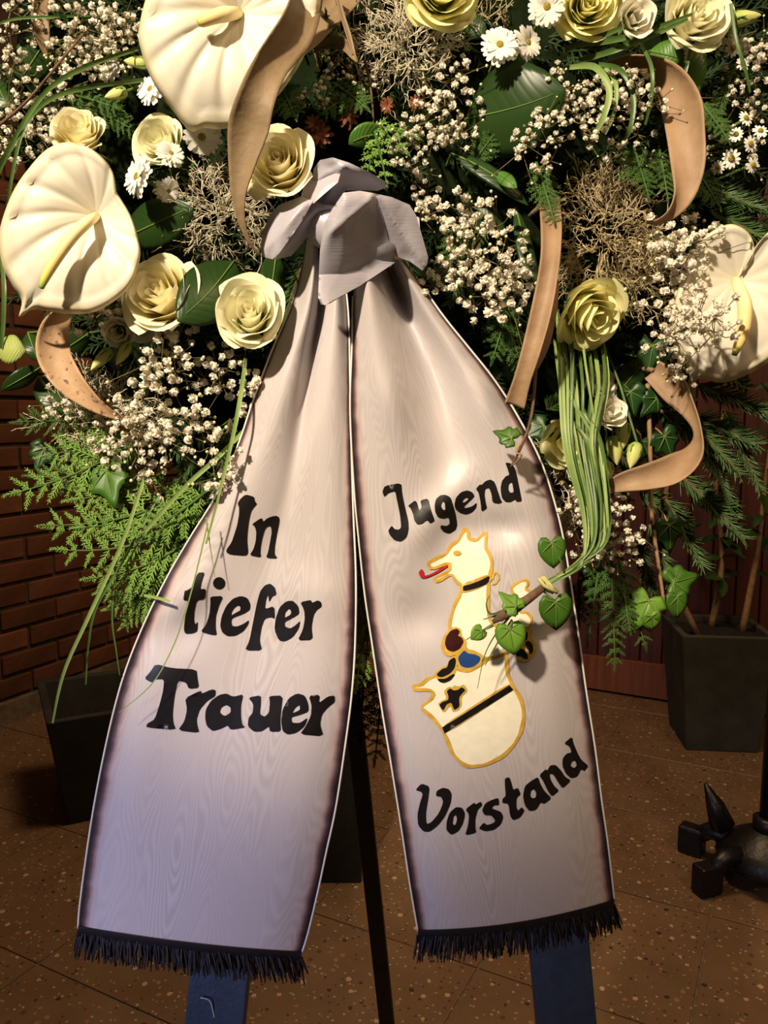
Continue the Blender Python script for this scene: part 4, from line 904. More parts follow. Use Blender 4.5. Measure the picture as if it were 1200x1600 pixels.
# bow: folded panels of the same cloth, with shade mixed into its colour
def panel(name, poly, parent, m=None, solid=.0008, step=5, wr=0.0, label=None, creases=()):
    """poly: boundary (u,v,Y); depth inside is blended from the boundary"""
    B = []
    for i, p in enumerate(poly):
        q = poly[(i + 1) % len(poly)]; k = max(1, int(math.hypot(q[0] - p[0], q[1] - p[1]) / step)); B += [tuple(p[c] + (q[c] - p[c]) * a / k for c in range(3)) for a in range(k)]
    B = np.array(B); poly2 = [(b[0], b[1]) for b in B]
    def dep(u, v):
        d = (B[:, 0] - u) ** 2 + (B[:, 1] - v) ** 2; w = 1 / (d + .5) ** 1.25; ed = math.sqrt(d.min())
        return float((w * B[:, 2]).sum() / w.sum()) - .0030 * (1 - math.exp(-ed / 30)) + wr * math.sin(u * .11 + v * .07) - sum(k[5] * math.exp(-((abs((k[2] - k[0]) * (k[1] - v) - (k[0] - u) * (k[3] - k[1])) / math.hypot(k[2] - k[0], k[3] - k[1])) / k[4])) * min(1, ed / 12) for k in creases)
    V = list(poly2); E = [(i, (i + 1) % len(V)) for i in range(len(V))]; x = min(b[0] for b in poly2)
    nb_ = len(V)
    while x < max(B[:, 0]):
        y = min(B[:, 1])
        while y < max(B[:, 1]):
            if inpoly(x, y, poly2) and ((B[:, 0] - x) ** 2 + (B[:, 1] - y) ** 2).min() > 9: V.append((x, y))
            y += step
        x += step
    vo, eo, fo = geometry.delaunay_2d_cdt([Vector(p) for p in V], E, [], 0, 1e-4)[:3]; mb = MB()
    for p in vo: mb.add(P(p.x, p.y, dep(p.x, p.y)), (p.x / 200, p.y / 200))
    for f in fo:
        if inpoly(sum(vo[i].x for i in f) / 3, sum(vo[i].y for i in f) / 3, poly2): mb.f.append(tuple(f))
    return part(name, mb, m or M_BOW, parent, label=label)
loop = panel('bow_loop', [(585,302,.580),(562,298,.576),(537,301,.574),(520,325,.577),(508,347,.580),(500,390,.588),(498,430,.597),(497,465,.605),(502,476,.608),(512,476,.608),(565,445,.611),(616,411,.613),(617,403,.612),(606,372,.603),(597,336,.591)], rib, creases=[(505, 372, 586, 306, 16, .0045), (498, 455, 600, 395, 20, -.003), (540, 300, 530, 470, 10, .0012)])
panel('bow_side', [(585,302,.581),(612,308,.586),(640,320,.592),(650,336,.595),(660,370,.603),(669,402,.610),(667,414,.612),(660,423,.613),(640,408,.613),(617,400,.612),(606,372,.604),(597,336,.592)], rib, creases=[(590, 310, 664, 420, 12, .004), (625, 325, 640, 400, 10, -.002)])
panel('bow_side', [(500,390,.60),(497,465,.594),(507,477,.592),(565,445,.610),(617,405,.618),(640,408,.622),(660,420,.612),(655,340,.625),(585,304,.630),(520,330,.625)], rib, label='inner back of the bow loop')
panel('bow_wrap', [(487,287,.604),(490,264,.598),(500,250,.594),(520,246,.592),(545,254,.592),(575,268,.596),(603,284,.606),(608,292,.610),(590,298,.614),(562,297,.612),(540,298,.610),(520,325,.614),(502,338,.616),(488,313,.610),(470,308,.610)], rib, wr=.0008, creases=[(533, 266, 500, 330, 8, .004), (533, 266, 600, 292, 10, -.003), (490, 285, 540, 256, 9, .003)])
panel('bow_fold', [(533,267,.596),(528,285,.592),(510,300,.592),(490,318,.594),(470,308,.603),(474,292,.604),(490,276,.602),(512,268,.598)], rib)
panel('bow_loop', [(470,307,.600),(489,314,.594),(472,345,.594),(450,377,.596),(436,396,.598),(426,405,.602),(412,402,.606),(406,390,.607),(411,360,.606),(422,335,.605),(436,320,.604)], rib, creases=[(415, 388, 478, 318, 14, .005), (440, 330, 424, 400, 7, -.002)])
panel('bow_side', [(489,314,.598),(520,325,.604),(500,345,.612),(480,372,.618),(455,400,.618),(428,406,.606),(436,396,.604),(450,377,.602),(472,345,.600)], rib, label='shaded inside of the small left loop')
kb = MB(); kb.tube([P(u, v, .620) for u, v in ((478, 330), (505, 350), (540, 365), (580, 378), (618, 388))], [.012, .017, .020, .019, .014], 12); part('knot', kb, M_BOW, rib)
wr_ = MB(); wr_.tube([P(540, 360, .62), P(545, 340, .68), P(550, 320, .74)], .004, 6); part('tie_wire', wr_, M_STEM, rib)
# ------------------------------------------------------------------ roses and other blooms
rose('pale yellow rose tucked between the big curled tan leaf and bow', 437, 256, 112, .600, (-.1, .15), 'yellow', 1, 1.0, 1.12)
rose('wide open cream yellow rose touching the left anthurium below its right edge', 254, 462, 122, .625, (-.25, .25), 'yellow', 2, 1.1, 1.05)
rose('cream rose with greenish outer petals left of the left ribbon tail', 390, 490, 112, .615, (.05, .25), 'cream', 3, .9, 1.15)
rose('greenish yellow rose with pointed petals below the silvery tangle at right', 922, 490, 112, .64, (.55, -.75), 'green', 4, 1.3, 1.0)
rose('greenish yellow rose cut by the top edge above the silvery tuft', 690, -12, 124, .63, (.05, -.35), 'green', 5, .8, .9)
rose('large yellow rose at the top right with a white bloom on it', 918, 8, 112, .64, (-.05, -.3), 'green', 6, .9, .95)
rose('cream open rose at the top right beside grass blades', 1085, 28, 108, .645, (.15, -.1), 'cream', 7, 1.3, .9)
rose('small pale yellow rose half hidden behind the left anthurium top', 122, 208, 84, .665, (.1, .4), 'yellow', 8, .7, 1.0)
rose('shaded pale yellow rose behind two white daisies at upper left', 250, 222, 84, .665, (-.2, .1), 'cream', 9, .9, 1.0)
rose('white ruffled bloom resting against the top right yellow rose', 992, 28, 62, .615, (.2, -.3), 'white', 10, .8, 1.0, LISI, 'lisianthus', cat='lisianthus')
rose('white lisianthus bloom right of the hanging grass bundle', 950, 645, 62, .64, (.5, .2), 'white', 11, .8, .9, LISI, 'lisianthus', cat='lisianthus')
rose('yellowish lisianthus bloom partly hidden behind the hanging grass bundle', 884, 690, 74, .665, (-.3, -.3), 'green', 12, .8, 1.1, LISI, 'lisianthus', cat='lisianthus')
rose('small white bloom under the left anthurium near green buds', 186, 518, 52, .655, (.1, -.4), 'white', 13, .8, .9, LISI, 'lisianthus', cat='lisianthus')
rose('small white bloom below the open yellow rose at left', 222, 515, 44, .66, (.3, -.4), 'white', 14, .8, .9, LISI, 'lisianthus', cat='lisianthus')
rose('pale lisianthus bloom high behind the hanging grass bundle', 938, 602, 56, .685, (.2, .3), 'white', 15, .8, 1, LISI, 'lisianthus', cat='lisianthus')
for a in [('yellow green bud hanging on long stem over the lower right leaf', 990, 712, 22, 42, 195, (945, 540)), ('yellow green bud hanging just right of white lisianthus', 973, 682, 22, 46, 185, (962, 610)),
          ('fat yellow green bud below the white lisianthus', 961, 704, 24, 46, 172, (955, 640)), ('small yellow green bud lowest behind the grass bundle', 950, 738, 18, 34, 180, (945, 660)),
          ('green bud left of the small white bloom under the anthurium', 158, 562, 18, 46, 225, (200, 530)), ('green bud under the small white bloom at left', 192, 552, 18, 42, 210, (215, 520)),
          ('green bud high beside the top left anthurium', 213, 97, 17, 40, 275, (250, 92)), ('green bud among top left florets above the daisy', 181, 147, 17, 36, 255, (215, 135)),
          ('pale green bud at the top right corner', 1165, 28, 22, 50, 80, (1120, 20))]:
    bud(a[0], a[1], a[2], .625 if 'long stem' in a[0] else .655, a[3], a[4], a[5], a[6])
anthurium('large white anthurium at the top left above the curled tan leaf', (372, 20), [(385, -28), (350, -62), (290, -72), (240, -30), (217, 43), (222, 85), (240, 130), (266, 168), (284, 192), (300, 206), (318, 200), (345, 202), (385, 192), (430, 155), (470, 98), (495, 35), (500, -25), (465, -62), (415, -58)], .615,
          [(352, 22, .004, 22), (335, 26, .010, 20), (316, 33, .012, 17), (309, 36, .012, 10)], .018, (.10, .12))
anthurium('white anthurium at the left edge with a long cream spadix', (150, 338), [(182, 300), (176, 268), (158, 244), (133, 228), (103, 222), (72, 234), (44, 264), (22, 296), (6, 335), (-2, 372), (4, 415), (20, 448), (34, 470), (30, 496), (50, 484), (78, 487), (110, 491), (146, 488), (182, 468), (206, 442), (219, 402), (216, 374), (204, 336)], .605,
          [(135, 348, .008, 17), (115, 367, .014, 18), (92, 398, .016, 17), (74, 428, .016, 14), (64, 450, .016, 8)], .018, (.06, .10), 6)
anthurium('white anthurium at the right edge beside florets', (1150, 438), [(1160, 425), (1178, 398), (1172, 366), (1142, 350), (1106, 366), (1080, 400), (1060, 450), (1050, 505), (1058, 550), (1076, 580), (1074, 612), (1092, 592), (1126, 598), (1162, 588), (1205, 562), (1240, 520), (1254, 450), (1238, 385), (1210, 358), (1184, 382)], .645,
          [(1155, 450, .006, 18), (1164, 478, .012, 21), (1162, 515, .014, 19), (1152, 543, .013, 13), (1147, 555, .013, 8)], .014, (-.05, .05), 4)
# daisies
daisy('white daisy facing forward with a yellow centre above the big dark leaf', 780, 73, 62, .62, (.05, .05))
daisy('white daisy turned right beside the forward facing daisy', 822, 68, 54, .635, (.75, -.1))
daisy('white daisy at the top edge left of the yellow rose', 853, 12, 62, .63, (.1, -.35))
daisy('white daisy seen from the side right of the left anthurium', 218, 278, 66, .635, (-.95, .15))
daisy('white daisy in front of the shaded pale yellow rose', 266, 242, 46, .64, (.7, .3))
daisy('pinkish white daisy seen from behind under the shaded rose', 262, 297, 40, .65, (.8, -.9))
daisy('white daisy peeking from under the top left anthurium tip', 316, 212, 62, .65, (.1, -.9))
daisy('white daisy half hidden left of the top left anthurium', 238, 142, 54, .66, (-.5, .2))
daisy('white daisy high at left behind grass blades', 175, 112, 44, .68, (-.6, .2))
daisy('small pale daisy under the cream rose at top right', 1082, 85, 46, .67, (.2, -.6))
for i, (u, v, d, tx, ty, lab) in enumerate([(1165, 185, 26, .2, .2, 'topmost small white daisy of the right edge cluster'), (1188, 205, 24, -.2, .3, 'small white daisy at the right frame edge, second from top'), (1172, 225, 26, .3, -.2, 'small white daisy in the middle of the right edge cluster'), (1142, 248, 30, -.1, -.2, 'leftmost small white daisy of the right edge cluster'), (1176, 258, 26, .4, -.3, 'lowest small white daisy of the right edge cluster'), (1150, 210, 24, -.4, .1, 'small daisy left of the middle of the right edge cluster'), (1122, 262, 22, -.5, -.4, 'small half turned daisy nearest the right curled leaf'), (1145, 75, 26, .1, -.3, 'small white daisy just right of the cream rose'), (1160, 100, 24, .3, .1, 'small white daisy above the right edge cluster')]):
    daisy(lab, u, v, d, .66, (tx, ty), 12, 1, .34, 'small_daisy', True)
for u, v, d, lab in ((500, 212, 44, 'larger russet dried flower right of the yellow rose'), (542, 182, 42, 'russet dried flower above the bright green thuja sprig'), (492, 196, 34, 'small russet dried flower above the larger one'), (605, 165, 26, 'small russet dried flower behind white florets'), (650, 162, 26, 'russet dried flower amid the central white florets')):
    daisy(lab, u, v, d, .66, (R.uniform(-.4, .4), R.uniform(-.6, .2)), 9, 2, .2, 'russet_flower', True, 'dried flower', M_RUSSET, M_RUSSET)
# ------------------------------------------------------------------ dried curled leaves
dry_leaf('large curled tan leaf sweeping down over the top left anthurium', [(486, -24, .62, 44, 20), (464, 40, .585, 62, 25), (424, 100, .57, 52, 10), (402, 150, .565, 56, 0), (389, 200, .57, 62, -10), (380, 250, .575, 46, -20), (374, 300, .58, 27, -30), (378, 345, .585, 14, -40), (390, 378, .59, 9, -60), (405, 398, .595, 6, -80)], M_DRY, .22)
dry_leaf('dark inner fold of tan leaf at the top centre', [(535, -20, .665, 70, -10), (505, 20, .65, 66, -20), (480, 60, .64, 50, -30), (452, 95, .625, 24, -40)], M_DRY, .25)
dry_leaf('small tan leaf tip hooked down at the top centre', [(492, 72, .66, 20, 30), (520, 66, .645, 18, 20), (540, 72, .635, 16, 0), (552, 88, .63, 9, 0), (558, 97, .63, 3, 0)], M_DRY, .2)
dry_leaf('thin tan leaf edge running down to the hooked tip', [(526, -14, .64, 9, 40), (534, 20, .635, 8, 30), (545, 55, .632, 8, 20), (553, 85, .63, 6, 10)], M_DRY, .2)
dry_leaf('broad tan leaf curled like a hook at the right', [(945, 104, .69, 20, -50), (990, 96, .67, 30, -50), (1040, 120, .645, 52, -35), (1066, 165, .63, 62, -20), (1073, 215, .62, 56, -10), (1075, 260, .615, 50, 0), (1068, 302, .61, 36, 20), (1050, 332, .61, 24, 45), (1028, 346, .615, 15, 60), (1012, 345, .62, 11, 70), (1007, 333, .625, 5, 70)], M_DRYPALE, .2)
dry_leaf('narrow peach leaf hanging straight down at the right ribbon edge', [(858, 312, .64, 30, 0), (861, 350, .62, 32, 5), (860, 400, .605, 30, 5), (853, 450, .60, 31, 0), (843, 500, .597, 32, -10), (830, 550, .596, 30, -15), (816, 595, .60, 27, -10), (804, 634, .605, 32, 0)], M_DRYPALE, .25)
dry_leaf('second layer of the hanging peach leaf folded along its right side', [(870, 440, .612, 10, 50), (862, 490, .606, 18, 45), (848, 540, .605, 22, 40), (834, 575, .607, 14, 30)], M_DRYPALE, .2)
dry_leaf('peach leaf curled in a ring at the lower right', [(1020, 578, .67, 34, -10), (1052, 606, .655, 44, -15), (1080, 642, .64, 34, -50), (1092, 678, .63, 24, -62), (1080, 712, .62, 40, -35), (1050, 734, .615, 46, -10), (1012, 745, .615, 40, 0), (975, 753, .62, 30, 5), (946, 764, .63, 16, 10)], M_DRYPALE, .22)
dry_leaf('brown speckled peach leaf below the left anthurium', [(104, 486, .66, 26, 35), (86, 516, .645, 44, 15), (84, 553, .635, 50, 0), (104, 590, .63, 46, -5), (136, 622, .63, 30, -10), (168, 644, .635, 15, -10), (200, 657, .645, 4, 0)], M_DRYSPOT, .18)
dry_leaf('dim tan leaf at the top left corner', [(68, -20, .70, 18, 30), (62, 20, .69, 25, 20), (66, 55, .69, 22, 0), (72, 88, .695, 4, 0)], M_DRY, .2)
# ------------------------------------------------------------------ broad green leaves
green_leaf('big dark green leaf in the upper centre right under the daisies', ((728, 186, .665), (884, 140, .62), 138, 8, 6))
green_leaf('glossy dark leaf between two roses left of the ribbon', ((366, 408, .645), (277, 502, .605), 92, -8, -6))
green_leaf('dark glossy leaf right of the left anthurium', ((196, 372, .685), (304, 322, .65), 72, 10, 0))
green_leaf('small dark glossy leaf at the knot beside the cream rose', ((432, 395, .65), (420, 476, .62), 42, 15, 0))
green_leaf('dark narrow leaf curling under the big dark leaf', ((705, 240, .66), (826, 322, .64), 30, 35, -8))
green_leaf('long dark leaf hanging left of the narrow peach leaf', ((806, 325, .655), (842, 480, .63), 28, 20, 0))
green_leaf('yellow green leaf behind the broad hooked leaf at top right', ((1062, 55, .68), (1088, 150, .67), 56, 10, 0), M_LEAFMID)
green_leaf('mid green leaf under the top right grass blades', ((1015, 80, .68), (1075, 95, .67), 44, 10, 0), M_LEAFMID)
green_leaf('small pale leaf standing out at the left edge above bricks', ((-6, 543, .66), (40, 548, .65), 46, 10, 0), M_LEAFPALE, rib=False)
green_leaf('dark green leaf deep in the top left florets', ((76, 58, .705), (28, 132, .70), 56, 0, 0))
green_leaf('dark leaf at the left frame edge under grass blades', ((-8, 125, .70), (20, 182, .69), 42, 0, 0))
green_leaf('dark leaf behind the tip of the speckled leaf', ((60, 590, .69), (104, 652, .68), 44, 10, 0))
green_leaf('small dark leaf over the bricks at the left edge', ((44, 520, .70), (60, 565, .69), 32, 0, 0))
green_leaf('dark leaf low on the left edge over bricks', ((62, 575, .71), (2, 610, .70), 30, 20, 0))
green_leaf('bright leaf on the thuja right beside the left ribbon edge', ((305, 818, .66), (256, 838, .65), 38, 10, 0), M_LEAFMID)
green_leaf('bright small green leaf above the bow', ((598, 212, .645), (545, 226, .635), 40, 20, 6), M_LEAFMID)
green_leaf('bright bud shaped leaf tip right of the central florets', ((775, 268, .65), (808, 294, .63), 22, 20, 0), M_LEAFMID)
for u0, v0, u1, v1, w, lab in ((140, 520, 80, 560, 40, 'dark leaf under the left anthurium tip'), (250, 405, 310, 360, 60, 'dark leaf behind the open yellow rose'), (215, 340, 270, 395, 50, 'dark leaf beneath the glossy leaf by the anthurium'), (585, 40, 540, 120, 40, 'dark leaf behind the hooked tan leaf tip'), (720, 300, 790, 370, 44, 'dark leaf left of the hanging narrow peach leaf top'), (1010, 560, 960, 620, 44, 'dark leaf beside the white lisianthus'), (1120, 300, 1180, 330, 40, 'dark leaf above the right anthurium'), (720, 20, 760, 60, 36, 'dark leaf below the top edge rose')):
    green_leaf(lab, ((u0, v0, .70), (u1, v1, .685), w, R.uniform(-20, 20), 0))
# ivy
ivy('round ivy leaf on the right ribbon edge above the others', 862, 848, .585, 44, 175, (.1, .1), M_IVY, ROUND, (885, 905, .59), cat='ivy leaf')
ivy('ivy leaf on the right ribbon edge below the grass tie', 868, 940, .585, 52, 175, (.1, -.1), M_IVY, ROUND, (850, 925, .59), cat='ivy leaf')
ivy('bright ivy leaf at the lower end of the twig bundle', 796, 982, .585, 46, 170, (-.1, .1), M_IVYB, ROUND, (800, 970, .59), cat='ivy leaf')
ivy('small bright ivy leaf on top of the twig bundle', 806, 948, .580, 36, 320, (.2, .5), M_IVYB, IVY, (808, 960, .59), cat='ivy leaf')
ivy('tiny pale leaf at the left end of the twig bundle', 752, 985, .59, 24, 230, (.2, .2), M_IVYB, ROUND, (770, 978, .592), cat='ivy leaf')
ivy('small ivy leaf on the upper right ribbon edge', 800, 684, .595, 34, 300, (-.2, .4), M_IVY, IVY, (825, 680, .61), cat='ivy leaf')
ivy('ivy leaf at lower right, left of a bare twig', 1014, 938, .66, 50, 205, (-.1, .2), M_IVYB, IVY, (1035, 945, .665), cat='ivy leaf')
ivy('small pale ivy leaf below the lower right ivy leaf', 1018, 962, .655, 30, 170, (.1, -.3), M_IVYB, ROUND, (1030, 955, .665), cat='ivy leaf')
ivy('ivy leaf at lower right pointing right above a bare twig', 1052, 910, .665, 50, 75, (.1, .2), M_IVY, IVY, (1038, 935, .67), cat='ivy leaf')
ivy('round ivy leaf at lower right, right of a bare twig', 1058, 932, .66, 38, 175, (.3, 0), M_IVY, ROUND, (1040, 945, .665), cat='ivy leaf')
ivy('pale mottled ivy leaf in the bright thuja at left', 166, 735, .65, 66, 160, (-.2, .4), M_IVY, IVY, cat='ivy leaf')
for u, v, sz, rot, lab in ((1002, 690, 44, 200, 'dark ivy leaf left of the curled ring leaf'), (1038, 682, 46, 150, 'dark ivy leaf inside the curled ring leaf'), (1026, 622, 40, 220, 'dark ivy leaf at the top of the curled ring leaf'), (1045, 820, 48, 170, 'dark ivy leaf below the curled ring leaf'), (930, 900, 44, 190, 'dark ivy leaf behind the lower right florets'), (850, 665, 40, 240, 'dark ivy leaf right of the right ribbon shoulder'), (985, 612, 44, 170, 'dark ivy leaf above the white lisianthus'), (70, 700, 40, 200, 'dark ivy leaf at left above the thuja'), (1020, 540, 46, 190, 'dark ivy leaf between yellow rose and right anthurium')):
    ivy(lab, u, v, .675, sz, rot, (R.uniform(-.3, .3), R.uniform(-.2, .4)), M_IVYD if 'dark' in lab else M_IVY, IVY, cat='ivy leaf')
def twig(label, pts, r, m, name='bare_twig', cat='twig'):
    t = thing(name, label, cat, P(*pts[0])); mb = MB(); q = crom([tuple(P(*p)) for p in pts], 18); mb.tube([Vector(x) for x in q], [r * (1 - .4 * i / 17) for i in range(18)], 6); part('stem', mb, m, t); return t
twig('tan ivy twig hanging at the lower right', [(1012, 600, .69), (1016, 700, .675), (1018, 800, .675), (1036, 930, .67), (1038, 960, .668)], .0022, M_TAN)
twig('thin brown vine crossing the upper right ribbon edge', [(838, 560, .62), (832, 640, .605), (818, 690, .595), (798, 730, .60)], .0014, M_BARK)
twig('short vine curl above the word Jugend', [(816, 690, .597), (806, 706, .592), (815, 712, .59), (800, 728, .60)], .0009, M_TAN)
twig('brown curved twig at the top left edge', [(-20, 210, .64), (40, 160, .63), (95, 95, .63), (150, 30, .66)], .0013, M_BARK)
twig('brown twig above the bright central thuja sprig', [(570, 95, .66), (578, 130, .65), (582, 165, .648), (584, 198, .65)], .0012, M_BARK)
# ------------------------------------------------------------------ hanging grass bundle with raffia tie
gb = thing('grass_bundle', 'bundle of long grass blades hanging over the right ribbon edge, tied', 'grass bundle', P(868, 490, .66))
cuts = [(862, 470), (868, 500), (876, 520), (884, 500), (872, 540), (866, 560), (880, 575), (890, 560), (900, 545), (915, 545), (925, 550), (935, 540), (940, 550), (872, 590), (882, 610), (868, 480), (905, 520), (878, 560), (888, 600), (896, 580)]
for i, (u, v) in enumerate(cuts):
    j = R.uniform(-1, 1); mb = MB(); off = (u - 895) * .35
    w = R.uniform(3.5, 7)
    ctrl = [(u, v - 30, .675, w, R.uniform(-30, 30)), (u + 10, v + 50, .635 + .01 * j, w, 0), (915 + off * .8 + (i - 10) * 2.6, 690, .61 + .012 * R.random(), w, R.uniform(-25, 25)), (932 + off * .4 + (i - 10) * 2.3 + 3 * j, 790, .60 + .010 * R.random(), w * .9, R.uniform(-20, 20)), (930 + (i - 10) * 1.9 + 3 * j, 850, .592 + .008 * R.random(), w * .7, 0), (898 + 9 * j, 888, .588 + .004 * R.random(), 4.5, 0), (857 + 3 * j, 912 + 4 * R.uniform(-1, 1), .588, 4, 0), (822 + 4 * j, 938 + 5 * R.uniform(-1, 1), .589, 4.5, 0), (785 - 10 * R.random(), 958 + 14 * R.random(), .591, 4, 0)]
    strip(mb, ctrl, 40, 3, .25); part('blade', mb, R.choice((M_GRASS, M_GRASS, M_GRASSP)), gb)
for ctrl in ([(800, 955, .590, 3, 0), (770, 975, .592, 2.6, 0), (728, 1000, .594, 1.5, 0)], [(795, 965, .59, 3, 0), (775, 990, .592, 2.5, 0), (757, 1025, .594, 1.5, 0), (746, 1076, .597, .8, 0)], [(800, 968, .59, 3, 0), (780, 1000, .592, 2.5, 0), (758, 1040, .595, 1, 0)], [(800, 950, .59, 4, 0), (775, 962, .59, 3, 0), (755, 968, .592, 1.5, 0)], [(812, 940, .59, 4, 0), (770, 960, .588, 3.5, 0), (760, 945, .588, 2, 0), (765, 930, .588, 1, 0)]):
    mb = MB(); strip(mb, ctrl, 16, 3, .3); part('blade', mb, M_GRASS, gb)
sb = MB(); sb.tube([P(u, v, .587) for u, v in ((850, 918), (828, 934), (805, 950), (785, 962), (770, 972))], [.0026, .0036, .0044, .0040, .0016], 8); part('twig_core', sb, M_BARK, gb)
rf = MB(); rf.tube([P(u, v, y) for u, v, y in ((846, 902, .586), (853, 908, .583), (860, 920, .583), (863, 926, .586), (852, 922, .592), (846, 908, .592), (850, 902, .586), (860, 914, .582), (870, 926, .584))], .0013, 5); part('tie', rf, M_RAFFIA, gb, label='pale raffia tie')
rf2 = MB(); rf2.tube([P(842, 904, .585), P(850, 915, .582), P(872, 926, .582)], .0016, 5); part('tie', rf2, M_RAFFIA, gb)
# loose grass
for lab, ctrl, m in [
 ('long blade hanging past the left planter', [(226, 745, .64, 5, 0), (190, 850, .625, 6, 10), (140, 960, .62, 6, 0), (100, 1050, .625, 5, 0), (82, 1130, .63, 3, 0)], M_GRASSP),
 ('curved blade ending above the dark planter opening', [(250, 770, .65, 3, 0), (190, 880, .63, 4, 0), (150, 950, .63, 4, 0), (138, 1010, .635, 3, 0), (134, 1070, .64, 2, 0)], M_GRASS),
 ('thin blade ending at the left ribbon edge', [(215, 800, .66, 3, 0), (185, 880, .64, 3, 0), (175, 960, .63, 3, 0), (182, 1020, .63, 2, 0), (187, 1055, .628, 1.5, 0)], M_GRASS),
 ('thick pale stem crossing below the left florets', [(398, 655, .64, 6, 0), (345, 710, .625, 7, 0), (285, 765, .62, 7, 0), (210, 850, .635, 6, 0)], M_GRASSP),
 ('pale stem running down along the left ribbon tail', [(384, 560, .64, 6, 0), (374, 630, .612, 7, 0), (362, 690, .606, 6, 0), (338, 790, .604, 4, 0), (322, 850, .605, 3, 0)], M_GRASSP),
 ('thin curved blade lying across the letters t and T', [(325, 818, .605, 2.6, 0), (300, 920, .606, 2.2, 0), (275, 1000, .606, 2, 0), (238, 1068, .606, 1.8, 0), (186, 1113, .608, 1, 0)], M_GRASSP),
 ('short thin blade above the dot of i', [(322, 808, .605, 2.4, 0), (328, 850, .606, 2, 0), (336, 902, .608, 1, 0)], M_GRASSP),
 ('tiny blade poking over the left ribbon edge', [(225, 930, .635, 4, 0), (245, 934, .62, 5, 0), (266, 940, .614, 4, 0)], M_GRASSP),
 ('broad blade arching from top left florets down the left edge', [(215, 76, .65, 6, 0), (130, 106, .62, 7, 0), (70, 145, .61, 7, 0), (20, 220, .61, 6, 0), (-15, 290, .62, 4, 0)], M_GRASS),
 ('lower broad blade arching beside the top left florets', [(225, 125, .66, 6, 0), (120, 140, .625, 7, 0), (60, 168, .615, 7, 0), (15, 235, .61, 6, 0), (-20, 310, .62, 4, 0)], M_GRASS),
 ('faint blade crossing the upper left corner', [(180, 22, .67, 4, 0), (90, 26, .65, 4, 0), (20, 30, .65, 4, 0), (-30, 50, .65, 3, 0)], M_GRASS),
 ('blade hanging at the left edge below the anthurium', [(2, 400, .66, 6, 10), (6, 450, .65, 7, 0), (5, 500, .65, 7, 0), (2, 545, .65, 5, 0)], M_GRASS),
 ('thin blade behind the left anthurium at the edge', [(60, 150, .64, 5, 0), (32, 215, .63, 5, 0), (18, 280, .63, 5, 0), (10, 340, .64, 4, 0)], M_GRASS),
 ('dark blade slanting under the top right roses', [(890, 72, .66, 8, 0), (960, 62, .635, 9, 0), (1020, 45, .62, 8, 0), (1082, 22, .62, 4, 0)], M_GRASS),
 ('second dark blade under the white top right bloom', [(905, 95, .66, 8, 0), (960, 78, .64, 9, 0), (1020, 55, .635, 8, 0), (1075, 30, .63, 4, 0)], M_GRASS),
 ('third dark blade lowest under the top right roses', [(880, 78, .67, 8, 0), (930, 60, .645, 9, 0), (975, 42, .63, 6, 0)], M_GRASS),
 ('looped blade arching through the right florets', [(890, 105, .65, 7, 0), (930, 105, .62, 10, 0), (952, 140, .61, 10, 0), (942, 185, .61, 9, 0), (920, 225, .62, 5, 0)], M_GRASSP),
 ('second looped blade right of the first one', [(935, 100, .65, 6, 0), (970, 110, .625, 8, 0), (990, 150, .62, 8, 0), (985, 200, .62, 7, 0), (975, 220, .63, 4, 0)], M_GRASS),
 ('slim looped blade crossing the hooked tan leaf', [(1000, 65, .63, 5, 0), (1018, 105, .61, 6, 0), (1018, 150, .61, 6, 0), (1008, 195, .62, 4, 0)], M_GRASS),
 ('inner looped blade amid the right florets', [(945, 105, .655, 5, 0), (962, 130, .64, 7, 0), (960, 175, .64, 6, 0), (945, 210, .65, 4, 0)], M_GRASSP),
 ('blade hanging down at the top right corner', [(1142, 5, .64, 5, 0), (1150, 60, .635, 6, 0), (1165, 110, .635, 5, 0), (1172, 145, .64, 3, 0)], M_GRASS),
 ('thin blade hanging behind the right hooked leaf', [(1090, 40, .66, 5, 0), (1080, 75, .65, 6, 0), (1062, 150, .65, 5, 0)], M_GRASS)]:
    blade(lab, ctrl, m)
# ------------------------------------------------------------------ silvery tangled tufts
tuft('silvery tangled tuft below the shaded rose left of the bow', 345, 335, 78, 78, .645, 46, 40, 1)
tuft('silvery tangled tuft at the top centre beneath the rose', 632, 70, 76, 76, .655, 46, 46, 2)
tuft('large brownish silver tangle above the right yellow rose', 945, 375, 70, 112, .655, 62, 48, 3, 1)
tuft('silvery tuft mixed with florets below the speckled leaf', 165, 665, 72, 58, .66, 40, 42, 4)
tuft('silvery tangle behind the grass bundle at the right ribbon edge', 880, 760, 40, 70, .675, 24, 42, 5)
tuft('silvery tangle trailing right beside the yellow rose', 1010, 440, 34, 50, .65, 14, 44, 6, 1)
tuft('dim brown tangle at the top beside the daisies', 752, 25, 36, 40, .685, 16, 42, 7, 1)
# ------------------------------------------------------------------ baby's breath
G = gypsophila
G('dense white florets at the top left beside the anthurium', 150, 52, 68, 62, 62, 12.5, .655, 1)
G('white florets at the far top left corner', 35, 40, 55, 60, 26, 11, .68, 2)
G('dense small florets down the upper left edge', 25, 175, 55, 110, 70, 10, .665, 3)
G('florets between left edge blades and the small yellow rose', 75, 200, 42, 70, 40, 11, .67, 4)
G('florets right of the top left blades above the small rose', 120, 110, 60, 40, 34, 10, .675, 5)
G('white florets left of the big dark upper leaf', 712, 160, 46, 66, 46, 12, .635, 6)
G('sparser florets above the bow right of the bright sprig', 660, 205, 50, 55, 30, 11, .64, 7)
G('small florets under the bright sprig beside the bow', 655, 290, 32, 52, 20, 12, .645, 8)
G('florets arching right of the big dark leaf', 880, 160, 58, 66, 58, 11, .625, 9)
G('florets between the looped blades at right', 965, 165, 66, 70, 56, 11, .63, 10)
